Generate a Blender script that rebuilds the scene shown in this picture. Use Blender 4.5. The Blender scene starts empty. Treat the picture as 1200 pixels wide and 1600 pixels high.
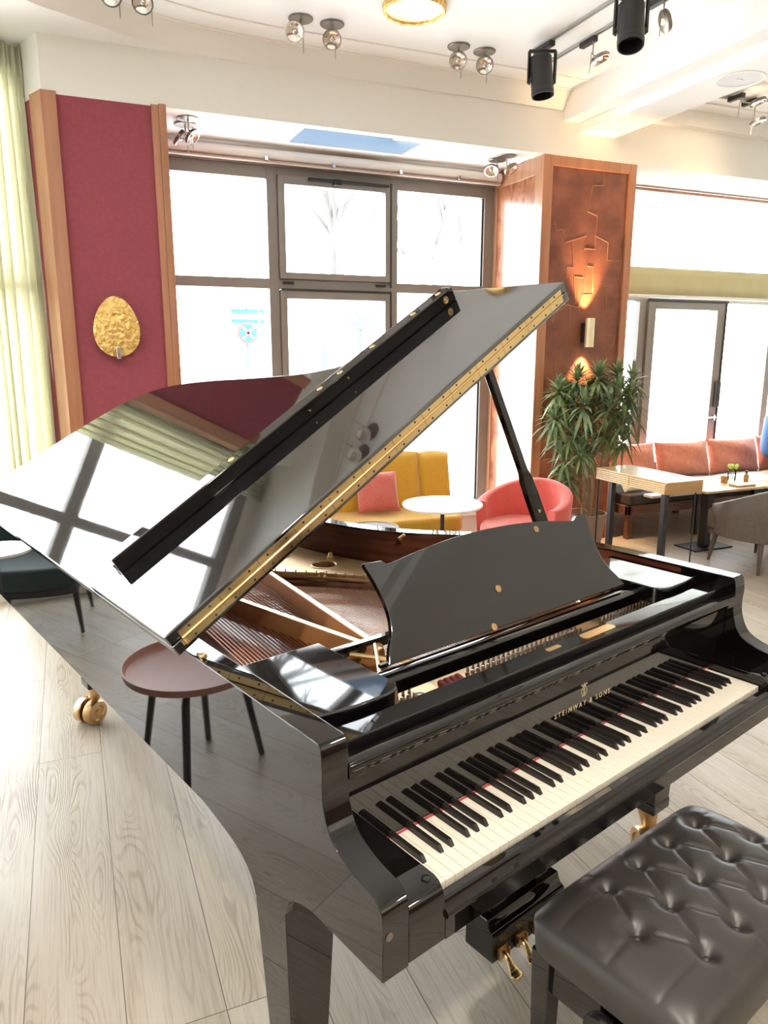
import bpy, bmesh, math, random
from mathutils import Vector, Matrix
random.seed(7)
PI = math.pi
S = bpy.context.scene
COL = S.collection
def R(a): return math.radians(a)

# ------------------------------------------------------------------ materials
def new_mat(name):
    m = bpy.data.materials.new(name); m.use_nodes = True
    nt = m.node_tree
    return m, nt, nt.nodes['Principled BSDF']
def mat(name, col, rough=.5, metal=0., coat=0., spec=.5, bump=None, emit=None, sheen=0., ior=1.5):
    m, nt, b = new_mat(name)
    b.inputs['Base Color'].default_value = (*col, 1)
    b.inputs['Roughness'].default_value = rough
    b.inputs['Metallic'].default_value = metal
    b.inputs['Coat Weight'].default_value = coat
    b.inputs['Coat Roughness'].default_value = .03
    b.inputs['Specular IOR Level'].default_value = spec
    b.inputs['Sheen Weight'].default_value = sheen; b.inputs['IOR'].default_value = ior
    if bump:
        n = nt.nodes.new('ShaderNodeTexNoise'); n.inputs['Scale'].default_value = bump[0]; n.inputs['Detail'].default_value = 4
        tc = nt.nodes.new('ShaderNodeTexCoord'); nt.links.new(tc.outputs['Object'], n.inputs['Vector'])
        bp = nt.nodes.new('ShaderNodeBump'); bp.inputs['Strength'].default_value = bump[1]; bp.inputs['Distance'].default_value = bump[2]
        nt.links.new(n.outputs['Fac'], bp.inputs['Height']); nt.links.new(bp.outputs['Normal'], b.inputs['Normal'])
    if emit:
        b.inputs['Emission Color'].default_value = (*emit[0], 1); b.inputs['Emission Strength'].default_value = emit[1]
    return m
def noisy(name, c1, c2, scale=(6, 6, 6), rough=.5, metal=0., detail=5, bump=None, sheen=0., lo=.35, hi=.65, coat=0., distort=0.):
    m, nt, b = new_mat(name)
    tc = nt.nodes.new('ShaderNodeTexCoord'); mp = nt.nodes.new('ShaderNodeMapping'); mp.inputs['Scale'].default_value = scale
    n = nt.nodes.new('ShaderNodeTexNoise'); n.inputs['Scale'].default_value = 1; n.inputs['Detail'].default_value = detail; n.inputs['Distortion'].default_value = distort
    r = nt.nodes.new('ShaderNodeValToRGB'); r.color_ramp.elements[0].position = lo; r.color_ramp.elements[1].position = hi
    r.color_ramp.elements[0].color = (*c1, 1); r.color_ramp.elements[1].color = (*c2, 1)
    L = nt.links.new
    L(tc.outputs['Object'], mp.inputs['Vector']); L(mp.outputs['Vector'], n.inputs['Vector']); L(n.outputs['Fac'], r.inputs['Fac']); L(r.outputs['Color'], b.inputs['Base Color'])
    b.inputs['Roughness'].default_value = rough; b.inputs['Metallic'].default_value = metal; b.inputs['Sheen Weight'].default_value = sheen
    b.inputs['Coat Weight'].default_value = coat; b.inputs['Coat Roughness'].default_value = .04
    if bump:
        bp = nt.nodes.new('ShaderNodeBump'); bp.inputs['Strength'].default_value = bump[0]; bp.inputs['Distance'].default_value = bump[1]
        L(n.outputs['Fac'], bp.inputs['Height']); L(bp.outputs['Normal'], b.inputs['Normal'])
    return m

M = {}
M['lacquer'] = mat('black_lacquer', (.0035, .003, .003), .025, ior=1.62)
M['lid_lacquer'] = mat('lid_lacquer', (.004, .004, .005), .03, ior=2.5, bump=(2.2, .012, .02))
M['desk_lacquer'] = mat('desk_lacquer', (.004, .004, .0045), .035, ior=1.9)
M['satin_black'] = mat('satin_black', (.012, .011, .011), .22)
M['black_key'] = mat('ebony_key', (.012, .010, .009), .30, bump=(300, .08, .001))
M['ivory'] = mat('ivory_key', (.83, .77, .66), .18)
M['felt'] = mat('red_felt', (.50, .025, .04), .9, sheen=.3)
M['brass'] = mat('brass', (.84, .62, .31), .24, 1.)
M['old_brass'] = mat('aged_brass', (.62, .40, .20), .32, 1., bump=(60, .1, .002))
M['gold_letter'] = mat('gold_letter', (.80, .66, .44), .5, .6)
M['iron_gold'] = noisy('bronze_plate', (.62, .42, .21), (.72, .52, .29), (9, 9, 9), .36, .75)
M['strut_gold'] = noisy('bronze_strut', (.52, .24, .09), (.60, .30, .12), (9, 9, 9), .38, .4)
M['mahogany'] = noisy('mahogany', (.085, .022, .012), (.17, .05, .025), (3, 3, 40), .16, detail=3, coat=.6)
M['spruce'] = noisy('soundboard_spruce', (.50, .20, .085), (.62, .27, .12), (60, 3, 3), .3, coat=.3)
M['copper_string'] = mat('copper_winding', (.36, .16, .10), .33, 1.)
M['steel_string'] = mat('steel_string', (.62, .52, .44), .25, 1.)
M['nickel'] = mat('nickel_pin', (.55, .53, .50), .22, 1.)
M['chrome'] = mat('chrome', (.75, .75, .76), .12, 1.)
M['leather'] = mat('dark_brown_leather', (.036, .032, .029), .38, bump=(220, .10, .0015), spec=.6)
M['ceiling'] = mat('ceiling_paint', (.92, .92, .90), .9)
M['fascia'] = mat('cream_plaster', (.90, .875, .825), .9, bump=(30, .05, .002))
M['plaster'] = mat('white_plaster', (.82, .80, .75), .9)
M['red_wall'] = noisy('burgundy_fabric', (.33, .068, .092), (.36, .078, .105), (40, 40, 40), .85)
M['cherry'] = noisy('cherry_wood', (.40, .165, .08), (.50, .22, .115), (18, 18, 1.6), .38, detail=4, coat=.3)
M['wood_wall'] = noisy('wood_panelling', (.10, .045, .028), (.15, .07, .04), (14, 14, 1.2), .5)
M['batten'] = mat('pale_batten', (.50, .37, .29), .5)
M['veneer'] = noisy('burl_veneer', (.17, .045, .02), (.42, .17, .075), (9, 9, 6), .32, detail=8, coat=.35, distort=1.2)
M['copper_panel'] = noisy('leather_patch_panel', (.16, .048, .026), (.29, .10, .055), (5, 5, 5), .42, detail=7)
M['seam'] = mat('panel_seam', (.42, .17, .09), .6)
M['alu'] = mat('bronze_aluminium_frame', (.27, .25, .228), .42, .25)
M['alu_dark'] = mat('dark_gasket', (.03, .028, .026), .5)
M['steel'] = mat('brushed_nickel', (.42, .39, .35), .34, 1.)
M['track'] = mat('grey_track', (.42, .42, .40), .5)
M['matt_black'] = mat('matt_black_metal', (.014, .014, .015), .42)
M['hammered'] = noisy('hammered_gold_leaf', (.72, .42, .12), (.98, .70, .28), (34, 34, 34), .34, 1., detail=3, bump=(1., .02), lo=.3, hi=.7)
M['mustard'] = noisy('mustard_fabric', (.56, .31, .020), (.62, .36, .028), (120, 120, 120), .9, sheen=.4, bump=(.2, .002))
M['mustard_dk'] = mat('ochre_fabric', (.50, .22, .02), .9)
M['coral'] = noisy('coral_fabric', (.55, .075, .055), (.61, .095, .07), (90, 90, 90), .9, sheen=.4, bump=(.2, .002))
M['rose'] = noisy('rose_linen', (.50, .11, .085), (.57, .14, .11), (70, 70, 70), .9, sheen=.4, bump=(.3, .003))
M['orange_linen'] = noisy('orange_linen', (.70, .23, .14), (.76, .28, .18), (26, 26, 26), .9, sheen=.3, bump=(.5, .01))
M['cherry_gloss'] = noisy('glossy_cherry', (.40, .19, .10), (.50, .25, .13), (18, 18, 1.6), .35, detail=4, coat=1.)
M['pale_brass'] = mat('pale_brass', (.86, .76, .50), .42, .55)
M['white_top'] = mat('white_laminate', (.88, .88, .86), .25)
M['taupe'] = noisy('taupe_leather', (.125, .10, .08), (.15, .12, .098), (50, 50, 50), .55)
M['taupe_leg'] = mat('dark_wood_leg', (.10, .075, .06), .45)
M['walnut'] = noisy('walnut', (.11, .045, .025), (.18, .08, .045), (4, 30, 30), .4)
M['seat_dark'] = mat('dark_seat_fabric', (.06, .048, .043), .8)
M['oak_pale'] = noisy('pale_oak', (.60, .42, .20), (.68, .50, .27), (3, 40, 40), .3, coat=.3)
M['oak_end'] = noisy('oak_end_panel', (.44, .25, .10), (.50, .30, .13), (3, 30, 30), .4)
M['terracotta'] = noisy('brown_stoneware', (.30, .19, .13), (.36, .23, .16), (10, 10, 4), .65, bump=(.15, .003))
M['soil'] = mat('soil', (.05, .033, .022), .95)
M['leaf'] = noisy('leaf_green', (.12, .19, .085), (.26, .35, .18), (9, 9, 9), .42)
M['leaf_pale'] = noisy('leaf_pale', (.17, .26, .07), (.30, .36, .13), (9, 9, 9), .45)
M['stem'] = noisy('cane_stem', (.26, .18, .10), (.34, .25, .15), (20, 20, 30), .8)
M['teal_velvet'] = mat('dark_teal_velvet', (.012, .035, .037), .8, sheen=.3)
M['tray_brown'] = mat('rose_brown_lacquer', (.52, .26, .20), .4)
M['blue_glass'] = mat('blue_ceiling_glass', (.22, .36, .55), .15)
M['pavement'] = noisy('pavement', (.72, .72, .70), (.80, .80, .78), (.3, .3, .3), .9)
M['bark'] = mat('bark', (.085, .08, .076), .9)
M['sign_blue'] = mat('sign_blue', (.012, .075, .115), .6)
M['sign_white'] = mat('sign_white', (.7, .7, .7), .6)
M['sign_red'] = mat('sign_red', (.30, .06, .05), .6)
M['sign_grey'] = mat('sign_grey', (.06, .068, .072), .6)
M['skin'] = mat('skin', (.62, .38, .28), .5)
M['blue_knit'] = noisy('blue_knit', (.07, .15, .36), (.10, .20, .44), (150, 150, 150), .9, sheen=.3)
M['denim'] = mat('dark_trousers', (.03, .035, .05), .85)
M['hair'] = mat('brown_hair', (.06, .035, .02), .6)
M['flower'] = mat('pale_green_bloom', (.45, .62, .12), .7)
M['amber'] = mat('amber_liquid', (.42, .22, .06), .2)
M['glow_warm'] = mat('lamp_glow', (.9, .8, .6), .4, emit=((1., .74, .42), 14.))
M['reflector'] = mat('lamp_reflector', (.84, .76, .70), .12, 1.)
M['dark_steel'] = mat('dark_nickel', (.24, .21, .18), .34, 1.)
M['dull_lens'] = mat('gold_reflector', (.85, .62, .30), .3, 1., emit=((1., .80, .5), .16))
M['speaker'] = mat('speaker_mesh', (.72, .73, .74), .7)

def glass_mat():
    m = bpy.data.materials.new('window_glass'); m.use_nodes = True; nt = m.node_tree
    for n in list(nt.nodes): nt.nodes.remove(n)
    o = nt.nodes.new('ShaderNodeOutputMaterial'); mx = nt.nodes.new('ShaderNodeMixShader')
    t = nt.nodes.new('ShaderNodeBsdfTransparent'); t.inputs['Color'].default_value = (.97, .985, .98, 1)
    g = nt.nodes.new('ShaderNodeBsdfGlossy'); g.inputs['Roughness'].default_value = 0.
    f = nt.nodes.new('ShaderNodeFresnel'); f.inputs['IOR'].default_value = 1.4
    L = nt.links.new
    L(f.outputs[0], mx.inputs[0]); L(t.outputs[0], mx.inputs[1]); L(g.outputs[0], mx.inputs[2]); L(mx.outputs[0], o.inputs['Surface'])
    return m
M['glass'] = glass_mat()
def cloth_trans(name, col, tr=.5, bump=None):
    m = bpy.data.materials.new(name); m.use_nodes = True; nt = m.node_tree
    for n in list(nt.nodes): nt.nodes.remove(n)
    o = nt.nodes.new('ShaderNodeOutputMaterial'); mx = nt.nodes.new('ShaderNodeMixShader'); mx.inputs[0].default_value = tr
    d = nt.nodes.new('ShaderNodeBsdfDiffuse'); t = nt.nodes.new('ShaderNodeBsdfTranslucent')
    for q in (d, t): q.inputs['Color'].default_value = (*col, 1)
    L = nt.links.new
    L(d.outputs[0], mx.inputs[1]); L(t.outputs[0], mx.inputs[2]); L(mx.outputs[0], o.inputs['Surface'])
    if bump:
        n = nt.nodes.new('ShaderNodeTexNoise'); n.inputs['Scale'].default_value = bump[0]
        tc = nt.nodes.new('ShaderNodeTexCoord'); L(tc.outputs['Object'], n.inputs['Vector'])
        bp = nt.nodes.new('ShaderNodeBump'); bp.inputs['Strength'].default_value = bump[1]; bp.inputs['Distance'].default_value = .02
        L(n.outputs['Fac'], bp.inputs['Height']); L(bp.outputs['Normal'], d.inputs['Normal'])
    return m
M['curtain'] = cloth_trans('pale_lime_curtain', (.94, .93, .80), .45, (9, .3))
M['blind'] = cloth_trans('white_blind', (.86, .87, .82), .5)
M['blind_hem'] = cloth_trans('olive_blind_hem', (.60, .55, .35), .15, (5, .4))

def floor_mat():
    m, nt, b = new_mat('oak_planks'); L = nt.links.new; N = nt.nodes.new
    tc = N('ShaderNodeTexCoord')
    mp = N('ShaderNodeMapping'); mp.inputs['Rotation'].default_value = (0, 0, -PI/2); mp.inputs['Location'].default_value = (.7, .005, 0)
    L(tc.outputs['Object'], mp.inputs['Vector'])
    br = N('ShaderNodeTexBrick'); br.offset = .37; br.offset_frequency = 3; br.squash = 1
    br.inputs['Scale'].default_value = 1; br.inputs['Brick Width'].default_value = 2.3; br.inputs['Row Height'].default_value = .238
    br.inputs['Mortar Size'].default_value = .0016; br.inputs['Mortar Smooth'].default_value = .2
    br.inputs['Color1'].default_value = (0, 0, 0, 1); br.inputs['Color2'].default_value = (1, 1, 1, 1); br.inputs['Mortar'].default_value = (.5, .5, .5, 1)
    L(mp.outputs['Vector'], br.inputs['Vector'])
    # per-plank offset
    sx = N('ShaderNodeSeparateXYZ'); L(mp.outputs['Vector'], sx.inputs[0])
    sc = N('ShaderNodeMath'); sc.operation = 'MULTIPLY'; sc.inputs[1].default_value = 37.; L(br.outputs['Color'], sc.inputs[0])
    fl = N('ShaderNodeMath'); fl.operation = 'MULTIPLY_ADD'; L(sx.outputs['Y'], fl.inputs[0]); fl.inputs[1].default_value = 1/.238; fl.inputs[2].default_value = 0
    fr = N('ShaderNodeMath'); fr.operation = 'FRACT'; L(fl.outputs[0], fr.inputs[0])
    cen = N('ShaderNodeMath'); cen.operation = 'SUBTRACT'; L(fr.outputs[0], cen.inputs[0]); cen.inputs[1].default_value = .5
    # grain field: distance from plank centre warped by long noise -> cathedral rings
    cb = N('ShaderNodeCombineXYZ')
    xs = N('ShaderNodeMath'); xs.operation = 'MULTIPLY'; xs.inputs[1].default_value = .85; L(sx.outputs['X'], xs.inputs[0])
    ys = N('ShaderNodeMath'); ys.operation = 'MULTIPLY'; ys.inputs[1].default_value = 5.; L(sx.outputs['Y'], ys.inputs[0])
    L(xs.outputs[0], cb.inputs[0]); L(ys.outputs[0], cb.inputs[1]); L(sc.outputs[0], cb.inputs[2])
    n1 = N('ShaderNodeTexNoise'); n1.inputs['Scale'].default_value = 1.5; n1.inputs['Detail'].default_value = 1.2; L(cb.outputs[0], n1.inputs['Vector'])
    ab = N('ShaderNodeMath'); ab.operation = 'ABSOLUTE'; L(cen.outputs[0], ab.inputs[0])
    am = N('ShaderNodeMath'); am.operation = 'MULTIPLY'; am.inputs[1].default_value = 1.1; L(ab.outputs[0], am.inputs[0])
    sm = N('ShaderNodeMath'); sm.operation = 'MULTIPLY_ADD'; L(n1.outputs['Fac'], sm.inputs[0]); sm.inputs[1].default_value = 2.1; L(am.outputs[0], sm.inputs[2])
    rg = N('ShaderNodeMath'); rg.operation = 'MULTIPLY'; rg.inputs[1].default_value = 92.; L(sm.outputs[0], rg.inputs[0])
    sn = N('ShaderNodeMath'); sn.operation = 'SINE'; L(rg.outputs[0], sn.inputs[0])
    r1 = N('ShaderNodeMapRange'); r1.inputs[1].default_value = .1; r1.inputs[2].default_value = 1.; L(sn.outputs[0], r1.inputs[0])
    # fine streaks
    cb2 = N('ShaderNodeCombineXYZ')
    xs2 = N('ShaderNodeMath'); xs2.operation = 'MULTIPLY'; xs2.inputs[1].default_value = 5.; L(sx.outputs['X'], xs2.inputs[0])
    ys2 = N('ShaderNodeMath'); ys2.operation = 'MULTIPLY'; ys2.inputs[1].default_value = 190.; L(sx.outputs['Y'], ys2.inputs[0])
    L(xs2.outputs[0], cb2.inputs[0]); L(ys2.outputs[0], cb2.inputs[1]); L(sc.outputs[0], cb2.inputs[2])
    n2 = N('ShaderNodeTexNoise'); n2.inputs['Scale'].default_value = 1; n2.inputs['Detail'].default_value = 3; L(cb2.outputs[0], n2.inputs['Vector'])
    # mask: where rings fade
    n3 = N('ShaderNodeTexNoise'); n3.inputs['Scale'].default_value = 2.2; n3.inputs['Detail'].default_value = 2; L(cb.outputs[0], n3.inputs['Vector'])
    r3 = N('ShaderNodeMapRange'); r3.inputs[1].default_value = .42; r3.inputs[2].default_value = .62; L(n3.outputs['Fac'], r3.inputs[0])
    rm = N('ShaderNodeMath'); rm.operation = 'MULTIPLY'; L(r1.outputs[0], rm.inputs[0]); L(r3.outputs[0], rm.inputs[1])
    # tone
    tone = N('ShaderNodeMix'); tone.data_type = 'RGBA'
    tone.inputs[6].default_value = (.40, .35, .288, 1); tone.inputs[7].default_value = (.505, .455, .388, 1)
    L(br.outputs['Color'], tone.inputs[0])
    n4 = N('ShaderNodeTexNoise'); n4.inputs['Scale'].default_value = 1.1; n4.inputs['Detail'].default_value = 4; L(cb.outputs[0], n4.inputs['Vector'])
    blo = N('ShaderNodeMix'); blo.data_type = 'RGBA'; blo.blend_type = 'MULTIPLY'; blo.inputs[7].default_value = (.90, .86, .80, 1)
    r4 = N('ShaderNodeMapRange'); r4.inputs[1].default_value = .4; r4.inputs[2].default_value = .65; L(n4.outputs['Fac'], r4.inputs[0])
    L(r4.outputs[0], blo.inputs[0]); L(tone.outputs[2], blo.inputs[6])
    g1 = N('ShaderNodeMix'); g1.data_type = 'RGBA'; g1.blend_type = 'MULTIPLY'; g1.inputs[7].default_value = (.70, .66, .60, 1)
    rmf = N('ShaderNodeMath'); rmf.operation = 'MULTIPLY'; rmf.inputs[1].default_value = .75; L(rm.outputs[0], rmf.inputs[0])
    L(rmf.outputs[0], g1.inputs[0]); L(blo.outputs[2], g1.inputs[6])
    g2 = N('ShaderNodeMix'); g2.data_type = 'RGBA'; g2.blend_type = 'MULTIPLY'; g2.inputs[7].default_value = (.80, .77, .72, 1)
    r2 = N('ShaderNodeMapRange'); r2.inputs[1].default_value = .48; r2.inputs[2].default_value = .72; L(n2.outputs['Fac'], r2.inputs[0])
    L(r2.outputs[0], g2.inputs[0]); L(g1.outputs[2], g2.inputs[6])
    mo = N('ShaderNodeMix'); mo.data_type = 'RGBA'; mo.inputs[7].default_value = (.13, .10, .075, 1)
    L(br.outputs['Fac'], mo.inputs[0]); L(g2.outputs[2], mo.inputs[6]); L(mo.outputs[2], b.inputs['Base Color'])
    b.inputs['Roughness'].default_value = .40; b.inputs['Specular IOR Level'].default_value = .35
    bp = N('ShaderNodeBump'); bp.inputs['Strength'].default_value = .25; bp.inputs['Distance'].default_value = .0015; bp.invert = True
    hs = N('ShaderNodeMath'); hs.operation = 'ADD'; L(rm.outputs[0], hs.inputs[0]); L(br.outputs['Fac'], hs.inputs[1])
    L(hs.outputs[0], bp.inputs['Height']); L(bp.outputs['Normal'], b.inputs['Normal'])
    return m
M['floor'] = floor_mat()

# ------------------------------------------------------------------ mesh helpers
def tag(o, label, cat, group=None, kind=None):
    o['label'] = label; o['category'] = cat
    if group: o['group'] = group
    if kind: o['kind'] = kind
    return o
def ob(name, bm, m, parent=None, bevel=0., seg=2, ang=35, subsurf=0, label=None):
    bmesh.ops.recalc_face_normals(bm, faces=bm.faces)
    me = bpy.data.meshes.new(name); bm.to_mesh(me); bm.free()
    for mm in (m if isinstance(m, (list, tuple)) else [m]): me.materials.append(M[mm])
    me.polygons.foreach_set('use_smooth', [True]*len(me.polygons))
    me.set_sharp_from_angle(angle=R(ang))
    o = bpy.data.objects.new(name, me); COL.objects.link(o)
    if parent: o.parent = parent
    if bevel:
        b = o.modifiers.new('bevel', 'BEVEL'); b.width = bevel; b.segments = seg; b.limit_method = 'ANGLE'; b.angle_limit = R(ang); b.harden_normals = True
    if subsurf:
        s = o.modifiers.new('sub', 'SUBSURF'); s.levels = subsurf; s.render_levels = subsurf
    if label: o['label'] = label
    return o
def empty(name, loc, rz=0):
    o = bpy.data.objects.new(name, None); COL.objects.link(o); o.location = loc; o.rotation_euler = (0, 0, rz); o.empty_display_size = .1
    return o
def struct(name, bm, m, parent=None, **k):
    o = ob(name, bm, m, parent, **k)
    o['kind'] = 'structure'
    return o
def BM(): return bmesh.new()
def quad(bm, pts, mi=0):
    f = bm.faces.new([bm.verts.new(p) for p in pts]); f.material_index = mi; return f
def box(bm, x0, x1, y0, y1, z0, z1, mi=0, xf=None):
    vs = [bm.verts.new((x, y, z)) for z in (z0, z1) for y in (y0, y1) for x in (x0, x1)]
    if xf:
        for v in vs: v.co = xf(v.co)
    for f in ((0, 2, 3, 1), (4, 5, 7, 6), (0, 1, 5, 4), (2, 6, 7, 3), (0, 4, 6, 2), (1, 3, 7, 5)):
        fc = bm.faces.new([vs[i] for i in f]); fc.material_index = mi
    return vs
def prism(bm, pts, t0, t1, fr, mi=0):
    """pts 2-D loop, extruded from t0 to t1; fr(a,b,t) -> 3-D"""
    A = [bm.verts.new(fr(a, b, t0)) for a, b in pts]; B = [bm.verts.new(fr(a, b, t1)) for a, b in pts]
    fs = [bm.faces.new(A), bm.faces.new(B[::-1])]
    n = len(pts)
    for i in range(n): fs.append(bm.faces.new((A[i], B[i], B[(i+1) % n], A[(i+1) % n])))
    for f in fs: f.material_index = mi
FX = lambda a, b, t: Vector((t, a, b))     # profile in (y,z), extruded along x
FY = lambda a, b, t: Vector((a, t, b))     # profile in (x,z), extruded along y
FZ = lambda a, b, t: Vector((a, b, t))     # profile in (x,y), extruded along z
def tube(bm, pts, r, seg=8, mi=0, caps=True, closed=False):
    pts = [Vector(p) for p in pts]; n = len(pts); rings = []
    rs = r if isinstance(r, (list, tuple)) else [r]*n
    up = None
    for i, p in enumerate(pts):
        if closed: d = (pts[(i+1) % n]-pts[i-1])
        else: d = pts[min(i+1, n-1)]-pts[max(i-1, 0)]
        d.normalize()
        if up is None:
            up = d.orthogonal().normalized()
        up = (up-d*up.dot(d)); up = up.normalized() if up.length > 1e-6 else d.orthogonal().normalized()
        s = d.cross(up)
        rings.append([bm.verts.new(p+(up*math.cos(2*PI*k/seg)+s*math.sin(2*PI*k/seg))*rs[i]) for k in range(seg)])
    m = n if closed else n-1
    for i in range(m):
        a, b = rings[i], rings[(i+1) % n]
        for k in range(seg):
            f = bm.faces.new((a[k], a[(k+1) % seg], b[(k+1) % seg], b[k])); f.material_index = mi
    if caps and not closed:
        for q in (rings[0][::-1], rings[-1]):
            f = bm.faces.new(q); f.material_index = mi
def lathe(bm, prof, c=(0, 0, 0), seg=32, mi=0, ax=None, cap=True):
    """prof: (r,h) list; axis z, or a Matrix ax (3x3) to turn it"""
    c = Vector(c); rings = []
    for r, h in prof:
        ring = []
        for k in range(seg):
            v = Vector((r*math.cos(2*PI*k/seg), r*math.sin(2*PI*k/seg), h))
            if ax is not None: v = ax @ v
            ring.append(bm.verts.new(c+v))
        rings.append(ring)
    for a, b in zip(rings, rings[1:]):
        for k in range(seg):
            f = bm.faces.new((a[k], a[(k+1) % seg], b[(k+1) % seg], b[k])); f.material_index = mi
    if cap:
        for q in (rings[0][::-1], rings[-1]):
            f = bm.faces.new(q); f.material_index = mi
def axis(d):
    d = Vector(d).normalized(); x = d.orthogonal().normalized(); y = d.cross(x)
    return Matrix((x, y, d)).transposed()
def spline(pts, n=8, closed=False):
    P = [Vector(p) for p in pts]; out = []; m = len(P)
    for i in range(m if closed else m-1):
        if closed: a, b, c, d = P[i-1], P[i], P[(i+1) % m], P[(i+2) % m]
        else: a, b, c, d = P[max(i-1, 0)], P[i], P[i+1], P[min(i+2, m-1)]
        for k in range(n):
            t = k/n
            out.append(.5*((2*b)+(c-a)*t+(2*a-5*b+4*c-d)*t*t+(3*b-a-3*c+d)*t**3))
    if not closed: out.append(P[-1].copy())
    return out
def sp2(pts, n=8, closed=False):
    return [(v.x, v.y) for v in spline([(a, b, 0) for a, b in pts], n, closed)]
def offset_path(pts, d):
    out = []
    for i, p in enumerate(pts):
        a = Vector(pts[max(i-1, 0)]); b = Vector(pts[min(i+1, len(pts)-1)]); t = (b-a).normalized()
        out.append((p[0]-t.y*d, p[1]+t.x*d))
    return out
def rrect(x0, x1, y0, y1, r, n=6):
    out = []
    for cx, cy, a in ((x1-r, y1-r, 0), (x0+r, y1-r, 90), (x0+r, y0+r, 180), (x1-r, y0+r, 270)):
        for k in range(n+1):
            t = R(a+90*k/n); out.append((cx+r*math.cos(t), cy+r*math.sin(t)))
    return out
def ellipse(cx, cy, rx, ry, n=40): return [(cx+rx*math.cos(2*PI*k/n), cy+ry*math.sin(2*PI*k/n)) for k in range(n)]
def copy_tree(o, parent=None):
    c = o.copy(); COL.objects.link(c)
    if parent: c.parent = parent
    for ch in list(o.children): copy_tree(ch, c)
    return c
def text_mesh(name, body, size, fr, m, parent, spacing=1., ext=.0006, align='CENTER'):
    cu = bpy.data.curves.new(name, 'FONT'); cu.body = body; cu.size = size; cu.space_character = spacing; cu.extrude = ext; cu.align_x = align
    t = bpy.data.objects.new(name+'_src', cu); COL.objects.link(t)
    dg = bpy.context.evaluated_depsgraph_get(); me = bpy.data.meshes.new_from_object(t.evaluated_get(dg))
    bpy.data.objects.remove(t); bpy.data.curves.remove(cu)
    for v in me.vertices: v.co = fr(v.co.x, v.co.y, v.co.z)
    me.materials.clear(); me.materials.append(M[m])
    o = bpy.data.objects.new(name, me); COL.objects.link(o); o.parent = parent
    return o
def curve_plate(name, loops, t0, t1, m, parent, bevel=0.):
    """flat plate with holes: first loop outside, the others cut out"""
    cu = bpy.data.curves.new(name, 'CURVE'); cu.dimensions = '2D'; cu.fill_mode = 'BOTH'; cu.extrude = (t1-t0)/2; cu.bevel_depth = bevel; cu.bevel_resolution = 2
    for lp in loops:
        s = cu.splines.new('POLY'); s.points.add(len(lp)-1); s.use_cyclic_u = True
        for p, q in zip(s.points, lp): p.co = (q[0], q[1], 0, 1)
    t = bpy.data.objects.new(name+'_src', cu); COL.objects.link(t)
    dg = bpy.context.evaluated_depsgraph_get(); me = bpy.data.meshes.new_from_object(t.evaluated_get(dg))
    bpy.data.objects.remove(t); bpy.data.curves.remove(cu)
    for v in me.vertices: v.co.z += (t0+t1)/2
    me.materials.clear(); me.materials.append(M[m])
    me.polygons.foreach_set('use_smooth', [True]*len(me.polygons)); me.set_sharp_from_angle(angle=R(35))
    o = bpy.data.objects.new(name, me); COL.objects.link(o); o.parent = parent
    return o
def pillow(bm, w, h, t, xf, n=14, wav=.0, seed=0, mi=0):
    """soft square cushion, w x h, thick t, centred; xf maps (u,v,d) -> 3-D"""
    rnd = random.Random(seed); ph = [rnd.uniform(0, 6) for _ in range(4)]
    V = {}
    for side in (1, -1):
        for i in range(n+1):
            for j in range(n+1):
                u, v = 2*i/n-1, 2*j/n-1
                if side < 0 and (i in (0, n) or j in (0, n)): V[side, i, j] = V[1, i, j]; continue
                e = max(0, (1-abs(u)**2.6))*max(0, (1-abs(v)**2.6))
                d = side*t/2*(e**.45)
                d += wav*e*math.sin(3.1*u+ph[0]+2*v)*math.sin(2.7*v+ph[1])
                pin = 1-.06*(1-u*u)*abs(v)**3; pin2 = 1-.06*(1-v*v)*abs(u)**3
                V[side, i, j] = bm.verts.new(xf(u*w/2*pin2, v*h/2*pin, d))
    for side in (1, -1):
        for i in range(n):
            for j in range(n):
                q = [V[side, i, j], V[side, i+1, j], V[side, i+1, j+1], V[side, i, j+1]]
                f = bm.faces.new(q if side > 0 else q[::-1]); f.material_index = mi

# ================================================================== THE ROOM
FT = Vector((-math.sin(R(67.5)), -math.cos(R(67.5)), 0)); FN = Vector((math.cos(R(67.5)), -math.sin(R(67.5)), 0)); FB = Vector((-.134, 5.453, 0))
def F(s, off, z): return FB+FT*s+FN*off+Vector((0, 0, z))
CZ = 3.55; SZ = 3.113; LZ = 3.43
XR, YF = 8.6, -4.4            # right wall, wall behind the viewer
SL = 6.6                      # length of the slanted left facade
PL = F(SL, 0, 0)

bm = BM(); quad(bm, [(PL.x, YF, 0), (XR, YF, 0), (XR, 5.95, 0), (-.3, 5.95, 0), (-.3, 5.5, 0), (PL.x, PL.y, 0)]); struct('floor', bm, 'floor')
bm = BM(); box(bm, PL.x-.3, XR+.2, YF-.2, 5.15, CZ, CZ+.1); struct('ceiling', bm, 'ceiling')
tray = sp2([(1.34, 5.13), (.95, 5.10), (.725, 5.056), (.49, 4.985), (.316, 4.899), (.15, 4.821), (-.034, 4.72), (-.35, 4.45), (-.72, 3.95), (-.98, 3.2), (-1.1, 2.2), (-1.12, 0), (-1.12, YF)], 6)
bm = BM()
lo = tray+[(PL.x-.2, YF), (PL.x-.2, PL.y), (F(0, -.1, 0).x, 5.6), (0, 5.13)]
prism(bm, lo, LZ, CZ+.02, FZ); struct('ceiling_lower', bm, 'ceiling')
full = [(3.655, 5.125)]+[(2.6, 5.125)]+tray
bm = BM(); off = offset_path(full, .085)
a = [bm.verts.new((x, y, LZ)) for x, y in full]; b = [bm.verts.new((x, y, CZ-.001)) for x, y in off]
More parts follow.
